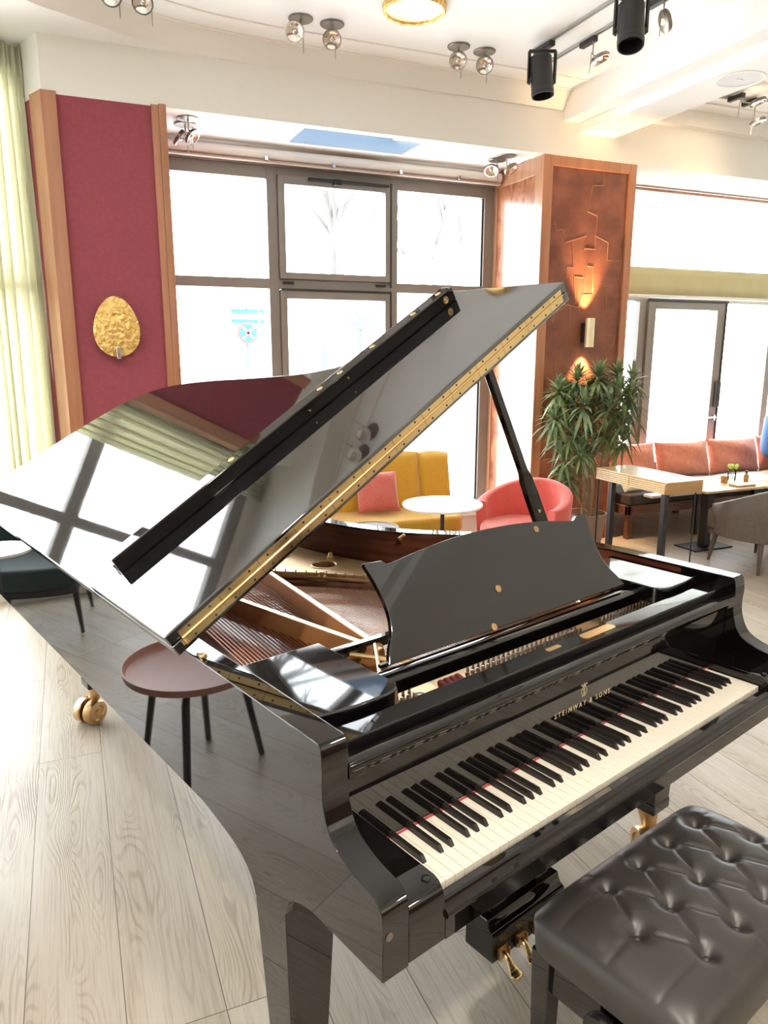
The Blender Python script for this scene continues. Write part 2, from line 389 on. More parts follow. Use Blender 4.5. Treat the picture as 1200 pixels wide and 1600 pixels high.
for i in range(len(a)-1): bm.faces.new((a[i], a[i+1], b[i+1], b[i]))
struct('trim_cove', bm, 'fascia')
for k, d in enumerate((.09, .285)):
    bm = BM(); o1 = offset_path(full, d); o2 = offset_path(full, d+.022)
    for i in range(len(o1)-1):
        quad(bm, [(*o1[i], CZ-.008), (*o1[i+1], CZ-.008), (*o2[i+1], CZ-.008), (*o2[i], CZ-.008)])
        quad(bm, [(*o1[i], CZ-.008), (*o1[i+1], CZ-.008), (*o1[i+1], CZ), (*o1[i], CZ)])
        quad(bm, [(*o2[i], CZ-.008), (*o2[i+1], CZ-.008), (*o2[i+1], CZ), (*o2[i], CZ)])
    struct('trim_ceiling_ridge' if k else 'trim_ceiling_edge', bm, 'fascia')
bm = BM(); box(bm, 4.15, XR, 5.05, 5.13, LZ, CZ); box(bm, 4.15, XR, 4.86, 4.88, CZ-.012, CZ); struct('trim_right_cornice', bm, 'fascia', bevel=.004)
# fascia above the openings, soffit, the slanted return
bm = BM(); prism(bm, [(0, 5.13), (XR, 5.13), (XR, 5.30), (4.40, 5.30), (3.5, 5.30), (.69, 5.30), (.69, 5.46), (-.134, 5.453)], SZ, CZ+.02, FZ); struct('wall_back', bm, 'fascia')
bm = BM(); box(bm, .60, XR, 5.30, 6.0, SZ+.005, SZ+.1); struct('ceiling_soffit', bm, 'ceiling')
bm = BM(); box(bm, 3.66, 3.80, YF, 5.13, 3.357, CZ+.02); box(bm, 3.80, 4.152, YF, 5.13, 3.285, CZ+.02); struct('ceiling_beam', bm, 'ceiling', bevel=.004)
bm = BM(); box(bm, XR, XR+.12, YF, 6, 0, CZ+.1); struct('wall_right', bm, 'plaster')
bm = BM(); box(bm, PL.x-.2, XR+.1, YF-.12, YF, 0, CZ+.1); struct('wall_front', bm, 'wood_wall')
bm = BM(); box(bm, PL.x-.1, XR, YF, YF+.02, 1.9, CZ); struct('wall_front_upper', bm, 'plaster')
bm = BM(); box(bm, PL.x-.12, PL.x, YF, PL.y+.05, 0, CZ+.1); struct('wall_left', bm, 'plaster')
bm = BM()
box(bm, .66, 3.53, 5.86, 6.0, 0, .24); box(bm, 4.38, XR, 5.86, 6.0, 0, .36); box(bm, .6, XR, 5.93, 6.0, 3.08, SZ+.1)
struct('wall_under_windows', bm, 'plaster')
bm = BM(); box(bm, .70, 3.49, 5.50, 5.87, .235, .27); box(bm, .70, 3.49, 5.56, 5.86, 0, .235); struct('trim_window_ledge', bm, 'white_top', bevel=.004)
# facade wall pieces left
bm = BM()
def fbox(bm, s0, s1, d0, d1, z0, z1, mi=0):
    box(bm, s0, s1, d0, d1, z0, z1, mi, lambda v: F(v.x, v.y, v.z))
fbox(bm, -.02, SL+.1, -.14, -.02, 0, .16); fbox(bm, -.02, SL+.1, -.14, -.02, 3.36, CZ+.02)
struct('wall_slanted', bm, 'plaster')

# windows ------------------------------------------------------------
def window(name, fr, bars, panes, gasket=()):
    w = empty(name, (0, 0, 0)); w['kind'] = 'structure'
    bm = BM()
    for (u0, u1, z0, z1, d0, d1) in bars: box(bm, u0, u1, d0, d1, z0, z1, 0, fr)
    struct('window_frame', bm, 'alu', w, bevel=.003)
    bm = BM()
    for (u0, u1, z0, z1) in panes: quad(bm, [fr(Vector((u, .055, z))) for u, z in ((u0, z0), (u1, z0), (u1, z1), (u0, z1))])
    struct('window_glass', bm, 'glass', w)
    if gasket:
        bm = BM()
        for (u0, u1, z0, z1, d0, d1) in gasket: box(bm, u0, u1, d0, d1, z0, z1, 0, fr)
        struct('window_gasket', bm, 'alu_dark', w)
    return w
fr1 = lambda v: Vector((v.x, 5.85+v.y, v.z))
b = []
for u0, u1 in ((.70, .79), (1.51, 1.59), (2.535, 2.597), (3.41, 3.50)): b.append((u0, u1, .24, 3.09, 0, .09))
for z0, z1 in ((.24, .30), (2.115, 2.19), (2.912, 3.09)): b.append((.70, 3.5, z0, z1, .003, .087))
b.append((.70, 3.5, 3.0, 3.085, -.012, .01))
for z0, z1 in ((2.19, 2.945), (.30, 2.108)):
    for q in ((1.592, 1.645, z0, z1), (2.478, 2.533, z0, z1), (1.645, 2.478, z1-.065, z1), (1.645, 2.478, z0, z0+.05)): b.append((*q, -.025, .07))
w1 = window('window_1', fr1, b, [(.78, 1.52, 2.18, 2.92), (1.64, 2.49, 2.22, 2.9), (2.59, 3.42, 2.18, 2.92), (.78, 1.52, .29, 2.12), (1.64, 2.49, .32, 2.07), (2.59, 3.42, .29, 2.12)],
            [(2.519, 2.533, 2.15, 2.95, -.03, -.02), (1.60, 2.533, 2.10, 2.118, -.03, -.015), (2.519, 2.533, .3, 2.1, -.03, -.02), (3.395, 3.41, .3, 2.91, .02, .03)])
bm = BM(); box(bm, 1.83, 2.50, 5.795, 5.825, 2.918, 2.936); box(bm, 2.03, 2.09, 5.79, 5.825, 2.895, 2.94); o = struct('window_closer', bm, 'matt_black', w1, bevel=.003)
for x in (1.66, 2.44):
    bm = BM(); box(bm, x-.04, x+.04, 5.825, 5.85, 2.155, 2.17); struct('window_hinge', bm, 'matt_black', w1)
b = []
for u0, u1 in ((4.36, 4.45), (5.165, 5.25), (6.93, 7.02), (7.9, 8.0), (8.52, 8.6)): b.append((u0, u1, .36, 3.09, 0, .09))
b += [(4.36, XR, .36, .44, 0, .09), (4.36, XR, 2.115, 2.19, .003, .087), (4.36, XR, 3.0, 3.09, 0, .09)]
for q in ((5.252, 5.345, .44, 2.115), (6.145, 6.245, .44, 2.115), (5.345, 6.145, 2.042, 2.115), (5.345, 6.145, .44, .53)): b.append((*q, -.03, .07))
w2 = window('window_2', fr1, b, [(4.44, 5.17, .43, 2.12), (5.34, 6.15, .52, 2.05), (6.24, 6.94, .43, 2.12), (7.0, 7.92, .43, 2.12), (7.98, 8.54, .43, 2.12)]+[(4.44, 6.94, 2.18, 3.01), (7.0, 8.54, 2.18, 3.01)],
            [(5.25, 6.262, 2.115, 2.135, -.05, -.01), (6.245, 6.262, .44, 2.12, -.04, -.01), (6.19, 6.25, 1.07, 1.33, -.06, -.03)])
bm = BM(); box(bm, 6.19, 6.205, 5.78, 5.82, .93, .99); box(bm, 6.10, 6.205, 5.77, 5.785, .955, .975); struct('window_handle', bm, 'chrome', w2, bevel=.003)
frL = lambda v: F(v.x, -v.y-.02, v.z)
b = []; us = [-.02, .06]; 
edges = [(-.05, .05)]+[(.85+.86*k, .93+.86*k) for k in range(7)]
for u0, u1 in edges: b.append((u0, u1, .16, 3.36, 0, .09))
for z0, z1 in ((.16, .24), (1.99, 2.09), (3.26, 3.36)): b.append((-.05, SL+.05, z0, z1, .003, .087))
pn = []
for (a0, a1), (c0, c1) in zip(edges, edges[1:]): pn += [(a1-.01, c0+.01, .23, 2.0), (a1-.01, c0+.01, 2.08, 3.27)]
w3 = window('window_3', frL, b, pn)

# pillars -------------------------------------------------------------
p = empty('wall_burgundy_pillar', (0, 0, 0)); p['kind'] = 'structure'
bm = BM(); prism(bm, [(0, 5.13), (.69, 5.13), (.69, 5.86), (.60, 5.97), (-.2, 5.97), (-.134, 5.453)], 0, SZ, FZ); struct('wall_panel', bm, 'red_wall', p)
fd = Vector((-math.sin(R(22.5)), math.cos(R(22.5)), 0))
c0 = Vector((-.006, 5.105, 0)); c1 = c0+fd*.155
bm = BM(); prism(bm, [(c0.x, c0.y), (.078, 5.105), (.078, 5.14), (.03, 5.16), (c1.x+.03, c1.y), (c1.x-.004, c1.y-.002)], 0, SZ+.012, FZ); struct('trim_post', bm, 'cherry', p, bevel=.003)
bm = BM(); box(bm, .612, .655, 5.105, 5.14, 0, SZ+.004); box(bm, .655, .700, 5.098, 5.16, 0, SZ+.010); struct('trim_post', bm, 'cherry', p, bevel=.003)
p = empty('wall_copper_pillar', (0, 0, 0)); p['kind'] = 'structure'
bm = BM(); box(bm, 3.515, 4.385, 5.15, 5.97, 0, SZ); struct('wall_core', bm, 'copper_panel', p)
bm = BM()
box(bm, 3.50, 3.588, 5.13, 5.165, 0, SZ+.004); box(bm, 4.332, 4.40, 5.13, 5.165, 0, SZ+.004); box(bm, 3.588, 4.332, 5.131, 5.165, 3.04, SZ+.003)
box(bm, 4.37, 4.40, 5.165, 5.95, 0, SZ)
struct('trim_frame', bm, 'cherry', p, bevel=.003)
bm = BM(); box(bm, 3.50, 3.53, 5.165, 5.24, 0, SZ+.004); box(bm, 3.50, 3.53, 5.80, 5.85, 0, SZ); box(bm, 3.501, 3.53, 5.24, 5.80, 2.985, SZ); struct('trim_side_frame', bm, 'cherry_gloss', p, bevel=.002)
bm = BM(); box(bm, 3.508, 3.52, 5.24, 5.80, 0, 2.985); struct('trim_veneer_panel', bm, 'veneer', p)
seams = [[(4.086, 3.031), (4.093, 2.936), (3.981, 2.927), (3.948, 2.73), (4.045, 2.702), (4.039, 2.551), (4.17, 2.506), (4.168, 2.369), (4.326, 2.367)], [(3.628, 2.642), (3.659, 2.572), (3.717, 2.583), (3.742, 2.483), (3.952, 2.546), (3.934, 2.438)], [(4.039, 2.551), (4.042, 2.448), (3.933, 2.449)], [(3.805, 2.508), (3.838, 2.298), (3.772, 2.298), (3.778, 2.214)], [(3.971, 2.348), (3.943, 2.145), (3.939, 2.092), (4.043, 2.095), (4.031, 2.313), (3.965, 2.315)], [(3.937, 2.224), (3.857, 2.227)], [(3.939, 2.092), (3.906, 1.986)], [(4.145, 2.162), (4.264, 2.166), (4.236, 2.089), (4.33, 2.088), (4.316, 2.363)], [(4.18, 2.145), (4.196, 1.946), (4.291, 1.955)], [(3.826, 1.908), (3.824, 1.999), (3.706, 2.019)], [(4.263, 1.655), (4.31, 1.765), (4.22, 1.764)], [(3.663, 1.865), (3.677, 1.938), (3.81, 2.014)], [(3.824, 1.993), (3.832, 1.804)], [(3.771, 2.013), (3.918, 1.985)], [(3.847, 2.243), (3.876, 2.015)], [(3.70, 1.60), (3.72, 1.35), (3.86, 1.33)], [(4.20, 1.5), (4.22, 1.2), (4.31, 1.18)], [(3.62, 1.0), (3.9, .97), (3.91, .6)]]
bm = BM()
for l in seams: tube(bm, [(x, 5.149, z) for x, z in l], .0035, 5)
struct('trim_seam', bm, 'seam', p)

# exterior ----------------------------------------------------------------
bm = BM(); quad(bm, [(-60, -40, -.35), (70, -40, -.35), (70, 90, -.35), (-60, 90, -.35)]); o = struct('ground', bm, 'pavement')
def tree(x, y, h, seed, label):
    rnd = random.Random(seed); bm = BM()
    def grow(p, d, l, r, lv):
        q = p+d*l; mid = p+d*l*.5+Vector((rnd.uniform(-1, 1), rnd.uniform(-1, 1), 0))*l*.05
        tube(bm, [p, mid, q], [r, r*.85, r*.66], 6 if lv < 2 else 4, caps=False)
        if lv >= 4: return
        for k in range(3 if lv < 2 else 2):
            e = (d+Vector((rnd.uniform(-1, 1), rnd.uniform(-1, 1), rnd.uniform(-.1, .6)))*.65).normalized()
            grow(q, e, l*rnd.uniform(.6, .8), r*.62, lv+1)
    grow(Vector((0, 0, 0)), Vector((0, 0, 1)), h*.34, h*.02, 0)
    o = ob('bare_tree', bm, 'bark'); o.location = (x, y, -.35); tag(o, label, 'tree', 'bare trees outside the windows'); return o
tree(6.9, 19, 9, 3, 'bare tree outside, behind the middle upper window pane')
tree(13.4, 17, 10, 5, 'bare tree outside, seen through the window right of the door')
tree(11.2, 22, 9, 8, 'bare tree outside, seen through the glass door over the orange cushions')
tree(-9, 10, 9, 12, 'bare tree outside the slanted left windows, seen in the piano lid')
tree(-8, 5.5, 8, 15, 'bare tree outside the slanted left windows, near the street')
g = empty('street_sign', (3.16, 14, -.35)); tag(g, 'street sign post with blue arrow boards above a round plate, outside left pane', 'street sign')
bm = BM(); tube(bm, [(0, 0, 0), (0, 0, 2.9)], .035, 8); ob('post', bm, 'sign_grey', g)
bm = BM(); box(bm, -.30, .32, -.05, -.03, 2.66, 2.74); box(bm, -.30, .32, -.05, -.03, 2.48, 2.56); o = ob('arrow_board', bm, 'sign_blue', g)
bm = BM(); box(bm, -.02, .33, -.052, -.048, 2.555, 2.665); prism(bm, [(.20, 2.48), (.33, 2.61), (.20, 2.74)], -.056, -.05, FY); ob('arrow_panel', bm, 'sign_white', g)
bm = BM(); lathe(bm, [(.0, 0), (.2, 0), (.2, .02), (0, .02)], (0, -.06, 2.31), 24, 0, axis((0, -1, 0)), cap=False); pl = ob('round_plate', bm, 'sign_red', g)
bm = BM(); lathe(bm, [(.0, 0), (.165, 0), (.165, .008), (0, .008)], (0, -.085, 2.31), 24, 0, axis((0, -1, 0)), cap=False); ob('plate_face', bm, 'sign_blue', pl)
bm = BM()
for s in (1, -1): box(bm, -.15, .15, -.098, -.094, -.02, .02, 0, lambda v, s=s: Vector((v.x*math.cos(s*PI/4)-v.z*math.sin(s*PI/4), v.y, 2.31+v.x*math.sin(s*PI/4)+v.z*math.cos(s*PI/4))))
ob('plate_cross', bm, 'sign_red', pl)
g = empty('notice_board', (5.42, 14, -.35)); tag(g, 'grey notice board on a post, outside the middle lower window pane', 'notice board')
bm = BM(); tube(bm, [(0, 0, 0), (0, 0, 2.5)], .05, 8); ob('post', bm, 'sign_grey', g)
bm = BM(); prism(bm, rrect(-.3, .3, 2.4, 2.75, .08), -.07, -.03, FY); ob('board', bm, 'sign_grey', g)
bm = BM()
for k in range(4): tube(bm, ellipse(-.18+.12*k, 2.59, .05, .06, 14) and [(-.18+.12*k+.05*math.cos(t*.45), -.075, 2.59+.06*math.sin(t*.45)) for t in range(14)], .012, 5, closed=True)
ob('board_rings', bm, 'sign_white', g)
g = empty('street_bin', (4.75, 14.3, -.35)); tag(g, 'dark upright street bin standing left of the notice board, outside', 'street bin')
bm = BM(); lathe(bm, [(.13, 0), (.15, .1), (.15, 1.5), (.10, 2.0), (.06, 2.15)], (0, 0, 0), 16); ob('body', bm, 'sign_grey', g)
bm = BM(); lathe(bm, [(.154, 1.2), (.154, 1.5)], (0, 0, 0), 16, cap=False); ob('band', bm, 'sign_blue', g)

# ================================================================== THE GRAND PIANO (own frame: x along the keys, y towards the tail)
TH = R(16.586)
PO = Vector((1.102, 1.160, 0))
def toW(p): return Vector((PO.x+p[0]*math.cos(TH)-p[1]*math.sin(TH), PO.y+p[0]*math.sin(TH)+p[1]*math.cos(TH), p[2]))
piano = empty('grand_piano', PO, TH)
tag(piano, 'black lacquered concert grand piano with raised lid and folded front flap', 'piano')
XS = .757; ZB = .653; ZT = 1.0
bent = sp2([(.757, .30), (.757, .45), (.752, .58), (.722, .72), (.645, .86), (.545, .985), (.455, 1.085), (.368, 1.19), (.30, 1.32), (.255, 1.47), (.228, 1.64), (.205, 1.82), (.178, 2.05), (.142, 2.25), (.085, 2.42), (0, 2.53), (-.12, 2.595), (-.25, 2.63), (-.45, 2.665), (-.62, 2.69), (-.705, 2.68), (-.747, 2.63), (-.757, 2.54)], 6)
outer = bent+[(-.757, .30)]
inner = offset_path(outer, .056)
# case: rim ring + two arms
bm = BM()
n = len(outer)
o0 = [bm.verts.new((x, y, ZB)) for x, y in outer]; o1 = [bm.verts.new((x, y, ZT)) for x, y in outer]
i0 = [bm.verts.new((x, y, ZB)) for x, y in inner]; i1 = [bm.verts.new((x, y, ZT)) for x, y in inner]
for k in range(n-1):
    bm.faces.new((o0[k], o0[k+1], o1[k+1], o1[k])); bm.faces.new((i0[k+1], i0[k], i1[k], i1[k+1]))
    bm.faces.new((o1[k], o1[k+1], i1[k+1], i1[k])); bm.faces.new((o0[k+1], o0[k], i0[k], i0[k+1]))
arm = [(.30, ZT), (.140, ZT), (.133, .99), (.129, .96)]+sp2([(.129, .95), (.131, .915), (.125, .875), (.103, .834), (.058, .812), (.006, .801), (-.014, .794), (-.028, .778), (-.031, .755)], 6)+[(-.031, ZB), (.30, ZB)]
for s in (-1, 1):
    prism(bm, arm, s*XS, s*(XS-.056), FX)
kill = [f for f in bm.faces if all(abs(v.co.y-.30) < 1e-4 for v in f.verts)]
bmesh.ops.delete(bm, geom=kill, context='FACES_ONLY')
bmesh.ops.remove_doubles(bm, verts=bm.verts, dist=.0012)
ob('case', bm, 'lacquer', piano, bevel=.0022, seg=3, ang=50)
inn = offset_path(outer, .0575)
bm = BM()
a = [bm.verts.new((x, y, .70)) for x, y in inn]; b = [bm.verts.new((x, y, ZT-.006)) for x, y in inn]
for k in range(n-1): bm.faces.new((a[k], a[k+1], b[k+1], b[k]))
ob('inner_rim', bm, 'mahogany', piano, ang=60)
bm = BM(); lathe(bm, [(0, 0), (.0075, 0), (.0075, .0012), (0, .0015)], (-.744, -.0312, .735), 18, 0, axis((0, -1, 0)), cap=False); ob('arm_escutcheon', bm, 'dark_steel', piano)
# soundboard
bm = BM(); sb = offset_path(outer, .05)
f = bm.faces.new([bm.verts.new((x, y, .835)) for x, y in sb]); f2 = None
ob('soundboard', bm, 'spruce', piano)
bm = BM(); f = bm.faces.new([bm.verts.new((x, y, .66)) for x, y in sb]); ob('bottom_board', bm, 'satin_black', piano)
# key bed, key slip, blocks
bm = BM(); box(bm, -.70, .70, -.01, .32, ZB+.001, .70); ob('key_bed', bm, 'satin_black', piano)
bm = BM()
prism(bm, [(-.006, .66), (-.031, .656), (-.031, .697), (-.036, .700), (-.038, .706), (-.036, .712), (-.0285, .716), (-.0265, .727), (-.022, .733), (-.009, .734)], -.618, .618, FX)
ob('key_slip', bm, 'lacquer', piano, bevel=.0012)
for s in (-1, 1):
    bm = BM(); prism(bm, [(.16, .768), (.0, .767), (-.012, .763), (-.022, .752), (-.027, .738), (-.0295, .715), (-.0295, ZB+.003), (.16, ZB+.003)], s*.700, s*.617, FX)
    kb = ob('key_block', bm, 'lacquer', piano, bevel=.002)
    bm = BM(); lathe(bm, [(.008, 0), (.008, .004), (.005, .006), (0, .006)], (s*.637, .0, .766), 16); ob('block_screw', bm, 'satin_black', kb)
# keys
WK = 1.225/52
def white_bm():
    bm = BM(); box(bm, .00065, WK-.00065, 0, .16, .7235, .740); return bm
wk0 = None
for i in range(52):
    if i == 0:
        wk0 = ob('white_key', white_bm(), 'ivory', piano, bevel=.0009, seg=2)
        o = wk0
    else:
        o = wk0.copy(); COL.objects.link(o)
    o.location = (-.6125+i*WK, 0, 0)
bk0 = None; q = 0
for i in range(51):
    note = i % 7   # 0 A,1 B,2 C,3 D,4 E,5 F,6 G
    if note in (1, 4): continue
    dx = {0: .0017, 2: -.0017, 3: .0017, 5: -.0022, 6: 0}[note]
    if bk0 is None:
        bm = BM()
        vs = [(-.0055, .055, .7395), (.0055, .055, .7395), (.0055, .16, .7395), (-.0055, .16, .7395), (-.0044, .064, .752), (.0044, .064, .752), (.0046, .16, .7525), (-.0046, .16, .7525)]
        V = [bm.verts.new(v) for v in vs]
        for f in ((0, 3, 2, 1), (4, 5, 6, 7), (0, 1, 5, 4), (1, 2, 6, 5), (2, 3, 7, 6), (3, 0, 4, 7)): bm.faces.new([V[k] for k in f])
        bk0 = ob('black_key', bm, 'black_key', piano, bevel=.0014, seg=3); o = bk0
    else: o = bk0.copy(); COL.objects.link(o)
    o.location = (-.6125+(i+1)*WK+dx, 0, 0)
bm = BM(); box(bm, -.70, .70, .147, .1518, .73, .7412); ob('felt_strip', bm, 'felt', piano)
# fallboard with its roll
bm = BM(); box(bm, -.698, .698, .152, .172, .744, .912); fall = ob('fallboard', bm, 'lacquer', piano)
bm = BM(); prism(bm, [(.151, .906), (.148, .914), (.140, .919)]+sp2([(.132, .923), (.127, .930), (.1265, .938), (.131, .945), (.140, .9485)], 4)+[(.150, .949), (.160, .946), (.172, .93), (.172, .906)], -.698, .698, FX); ob('fallboard_roll', bm, 'lacquer', fall, ang=50)
FYL = lambda x0, z0: (lambda u, v, w: Vector((x0+u, .1516-w, z0+v)))
text_mesh('maker_lettering', 'STEINWAY & SONS', .0178, FYL(.012, .8165), 'gold_letter', fall, 1.52, .0004)
# lyre emblem
bm = BM(); L0 = .8405; xc = .012
def arc(pts, r=.00085): tube(bm, [(xc+x, .1515, L0+z) for x, z in pts], r, 6)
for s in (-1, 1):
    arc(sp2([(s*.004, .004), (s*.0095, .009), (s*.0105, .015), (s*.007, .021), (s*.0045, .026), (s*.0065, .031), (s*.0105, .0315), (s*.011, .0285)], 5))
    arc([(s*.0018, .024), (s*.0018, .033)], .0005)
arc(sp2([(-.006, .0005), (-.003, .003), (0, .002), (.003, .003), (.006, .0005)], 4)); arc([(-.0055, .0255), (.0055, .0255)]); arc([(0, .004), (0, .034)], .0006)
arc(sp2([(.0045, .0165), (.002, .019), (-.0025, .018), (-.002, .0145), (.0025, .0125), (.003, .009), (-.001, .0075), (-.0045, .0095)], 5), .0008)
ob('lyre_emblem', bm, 'gold_letter', fall)
# stretcher rail above the fallboard
bm = BM(); box(bm, -.699, .699, .162, .216, .90, .968)
st = ob('stretcher_rail', bm, 'lacquer', piano, bevel=.003, seg=3)
bm = BM(); prism(bm, rrect(.045, .175, .176, .203, .0134), .968, .9695, FZ); ob('lock_plate', bm, 'brass', st)
bm = BM(); prism(bm, rrect(-.085, -.035, .185, .2, .007), .968, .9695, FZ); ob('lock_cover', bm, 'brass', st)
for s in (-1, 1):
    bm = BM(); box(bm, s*.66, s*.70, .128, .17, .915, .9465); ob('fallboard_catch', bm, 'lacquer', piano, bevel=.003)
# iron plate
plate_in = offset_path(outer, .075)
hitch = sp2([(.66, .56), (.60, .70), (.49, .83), (.36, .93), (.24, 1.02), (.13, 1.13), (.03, 1.26), (-.08, 1.38), (-.20, 1.55), (-.32, 1.85), (-.42, 2.15), (-.56, 2.25), (-.655, 2.1), (-.665, 1.6), (-.655, 1.0), (-.65, .55)], 6)
loop = [(x, y) for x, y in plate_in if y > .56]+[(-.682, .50), (-.60, .47)]
outl = [p for p in plate_in if p[1] > .47]
ring = [(.682, .47)]+outl+[(-.682, .47), (-.652, .47)]+hitch[::-1]+[(.66, .47)]
holes = [ellipse(.090, 1.335, .047, .047), ellipse(.025, 1.555, .050, .050), ellipse(.165, 1.135, .03, .03, 30), ellipse(-.03, 1.8, .05, .05), ellipse(-.1, 2.08, .055, .055), ellipse(.33, 1.05, .02, .02, 20)]
plate = curve_plate('iron_plate', [ring]+holes, .862, .878, 'iron_gold', piano, .003)
for h in holes[:5]:
    bm = BM(); tube(bm, [(x, y, .880) for x, y in h], .0045, 6, closed=True); ob('hole_collar', bm, 'iron_gold', plate)
for x, y in ((.215, 1.19), (.165, 1.40), (.12, 1.62), (.40, .98), (.0, 1.22)):
    bm = BM(); lathe(bm, [(.014, .878), (.014, .885), (.009, .888), (.009, .898), (.006, .901), (0, .901)], (x, y, 0), 14); ob('plate_bolt', bm, 'iron_gold', plate)
bm = BM(); prism(bm, [(-.695, .225), (.695, .225), (.695, .475), (-.695, .475)], .855, .872, FZ)
for x0, x1 in ((-.40, -.285), (.265, .345), (.62, .69)): box(bm, x0, x1, .24, .44, .872, .886)
ob('pin_block_plate', bm, 'iron_gold', piano, bevel=.003)
text_mesh('plate_letter', 'D', .034, lambda u, v, w: Vector((-.345+u, .325+v, .8865+w)), 'satin_black', piano, 1, .0004)
def strut(a, b, w, z0, z1):
    bm = BM(); a = Vector((*a, 0)); b = Vector((*b, 0)); d = (b-a).normalized(); s = Vector((-d.y, d.x, 0))
    A = []
    for p, ww in ((a, w*1.25), (b, w)):
        for z, k in ((z0, 1.0), (z1, .42)):
            for g in (1, -1): A.append(bm.verts.new(p+s*g*ww*k+Vector((0, 0, z))))
    for f in ((0, 1, 3, 2), (4, 6, 7, 5), (0, 2, 6, 4), (1, 5, 7, 3), (2, 3, 7, 6), (0, 4, 5, 1)): bm.faces.new([A[k] for k in f])
    o = ob('plate_strut', bm, ['strut_gold', 'iron_gold'], piano, bevel=.004)
    for p in o.data.polygons:
        if p.normal.z > .9: p.material_index = 1
    return o
strut((-.315, .52), (-.175, 1.40), .022, .872, .938); strut((-.325, .50), (-.50, 1.62), .022, .872, .938)
strut((.28, .47), (.20, 1.05), .018, .872, .935); strut((.55, .47), (.49, .82), .018, .872, .925)
# strings
bm = BM(); tube(bm, [(0, 0, 0), (0, 1, 0)], .0021, 6); src = ob('bass_string', bm, 'copper_string', piano)
def stretch(o, a, b):
    a, b = Vector(a), Vector(b); d = b-a; o.location = a
    o.rotation_mode = 'QUATERNION'; o.rotation_quaternion = Vector((0, 1, 0)).rotation_difference(d.normalized()); o.scale = (1, d.length, 1)
for k in range(30):
    o = src if k == 0 else src.copy()
    if k: COL.objects.link(o)
    x0 = -.610+.0105*k; ln = 1.72-.012*k
    stretch(o, (x0, .50, .893), (x0+.20*ln*.62, .50+ln, .893))
bm = BM(); tube(bm, [(0, 0, 0), (0, 1, 0)], .0011, 5); src = ob('treble_string', bm, 'steel_string', piano)
k = 0; x = -.27
while x < .63 and k < 92:
    y1 = 1.60-1.15*(x+.27)/.9-.02
    y1 = max(y1, .62)
    o = src if k == 0 else src.copy()
    if k: COL.objects.link(o)
    stretch(o, (x, .48, .876), (x-.20*(y1-.48), y1, .876)); x += .0098; k += 1
bm = BM(); pts = sp2([(-.20, 1.50), (-.10, 1.36), (.02, 1.22), (.12, 1.09), (.22, .98), (.34, .88), (.46, .78), (.58, .66)], 5)
for i in range(len(pts)-1):
    (xa, ya), (xb, yb) = pts[i], pts[i+1]
tube(bm, [(x-.03, y-.05, .868) for x, y in pts], .012, 6); ob('bridge', bm, 'walnut', piano)
bm = BM(); tube(bm, [(x-.012, y-.02, .880) for x, y in pts], .006, 6); ob('string_bar', bm, 'iron_gold', piano)
bm = BM(); src = None
for i in range(0, len(pts)):
    x, y = pts[i]
    if src is None:
        b2 = BM(); lathe(b2, [(.0022, .870), (.0022, .894), (0, .895)], (0, 0, 0), 8); src = o = ob('hitch_pin', b2, 'nickel', piano)
    else: o = src.copy(); COL.objects.link(o)
    o.location = (x+.008, y+.013, 0)
bm.free()
# tuning pins, felts
src = None
def pin(x, y):
    global src
    if src is None:
        b2 = BM(); lathe(b2, [(.0042, .870), (.0042, .898), (.0034, .9), (.0034, .909), (0, .9095)], (0, 0, 0), 9); lathe(b2, [(.006, .884), (.006, .892)], (0, 0, 0), 9)
        src = o = ob('tuning_pin', b2, 'nickel', piano)
    else: o = src.copy(); COL.objects.link(o)
    o.location = (x, y, 0)
for k in range(5): pin(-.455+.0185*k, .318); pin(-.448+.0185*k, .342)
for k in range(24): pin(-.195+.0182*k, .318); pin(-.186+.0182*k, .344)
for k in range(15): pin(.360+.0172*k, .318); pin(.368+.0172*k, .344)
for x0, nn in ((-.575, 6), (-.272, 4)):
    bm = BM()
    for k in range(nn): box(bm, x0+k*.0185, x0+k*.0185+.015, .30, .37, .872, .884, 0, lambda v: Vector((v.x+(v.y-.33)*.25, v.y, v.z)))
    ob('red_string_felt', bm, 'felt', piano, bevel=.003)
# music desk frame: rails, side shelves
desk = empty('music_desk_frame', (0, 0, 0)); desk.parent = piano
bm = BM(); prism(bm, [(.302, .931), (.358, .931), (.358, .964), (.350, .967), (.310, .967), (.302, .962)], -.484, .484, FX); ob('front_rail', bm, 'lacquer', desk, bevel=.002)
bm = BM(); box(bm, -.484, .484, .535, .556, .925, .95); ob('back_rail', bm, 'lacquer', desk, bevel=.002)
bm = BM(); box(bm, -.44, .44, .362, .372, .967, .975); ob('desk_hinge', bm, 'satin_black', desk)
for s in (-1, 1):
    pr = [(.688, .535), (.484, .535), (.484, .262)]+[(.484+.05*(1-math.cos(R(t))), .262-.03*math.sin(R(t))) for t in range(0, 91, 15)]+[(.60, .2325), (.65, .238), (.688, .245)]
    bm = BM(); prism(bm, [(s*x, y) for x, y in pr], .936, .985, FZ); ob('side_shelf', bm, 'desk_lacquer', desk, bevel=.005, seg=3)
TT = R(33)
def DF(u, v, w): return Vector((u, .340+v*math.sin(TT)-w*math.cos(TT), .975+v*math.cos(TT)+w*math.sin(TT)))
half = [(0, .252), (.10, .2495), (.20, .241), (.29, .229), (.338, .222), (.360, .226), (.376, .233), (.412, .230)]
side = [(.412, .230), (.404, .20), (.398, .172), (.394, .14), (.395, .103), (.407, .066), (.428, .033), (.442, .004)]
hp = sp2(half[:5], 4)+[(.350, .2225), (.364, .232), (.412, .234)]+sp2(side, 4)[1:]
loop = hp+[(-u, v) for u, v in hp[::-1][:-1]]
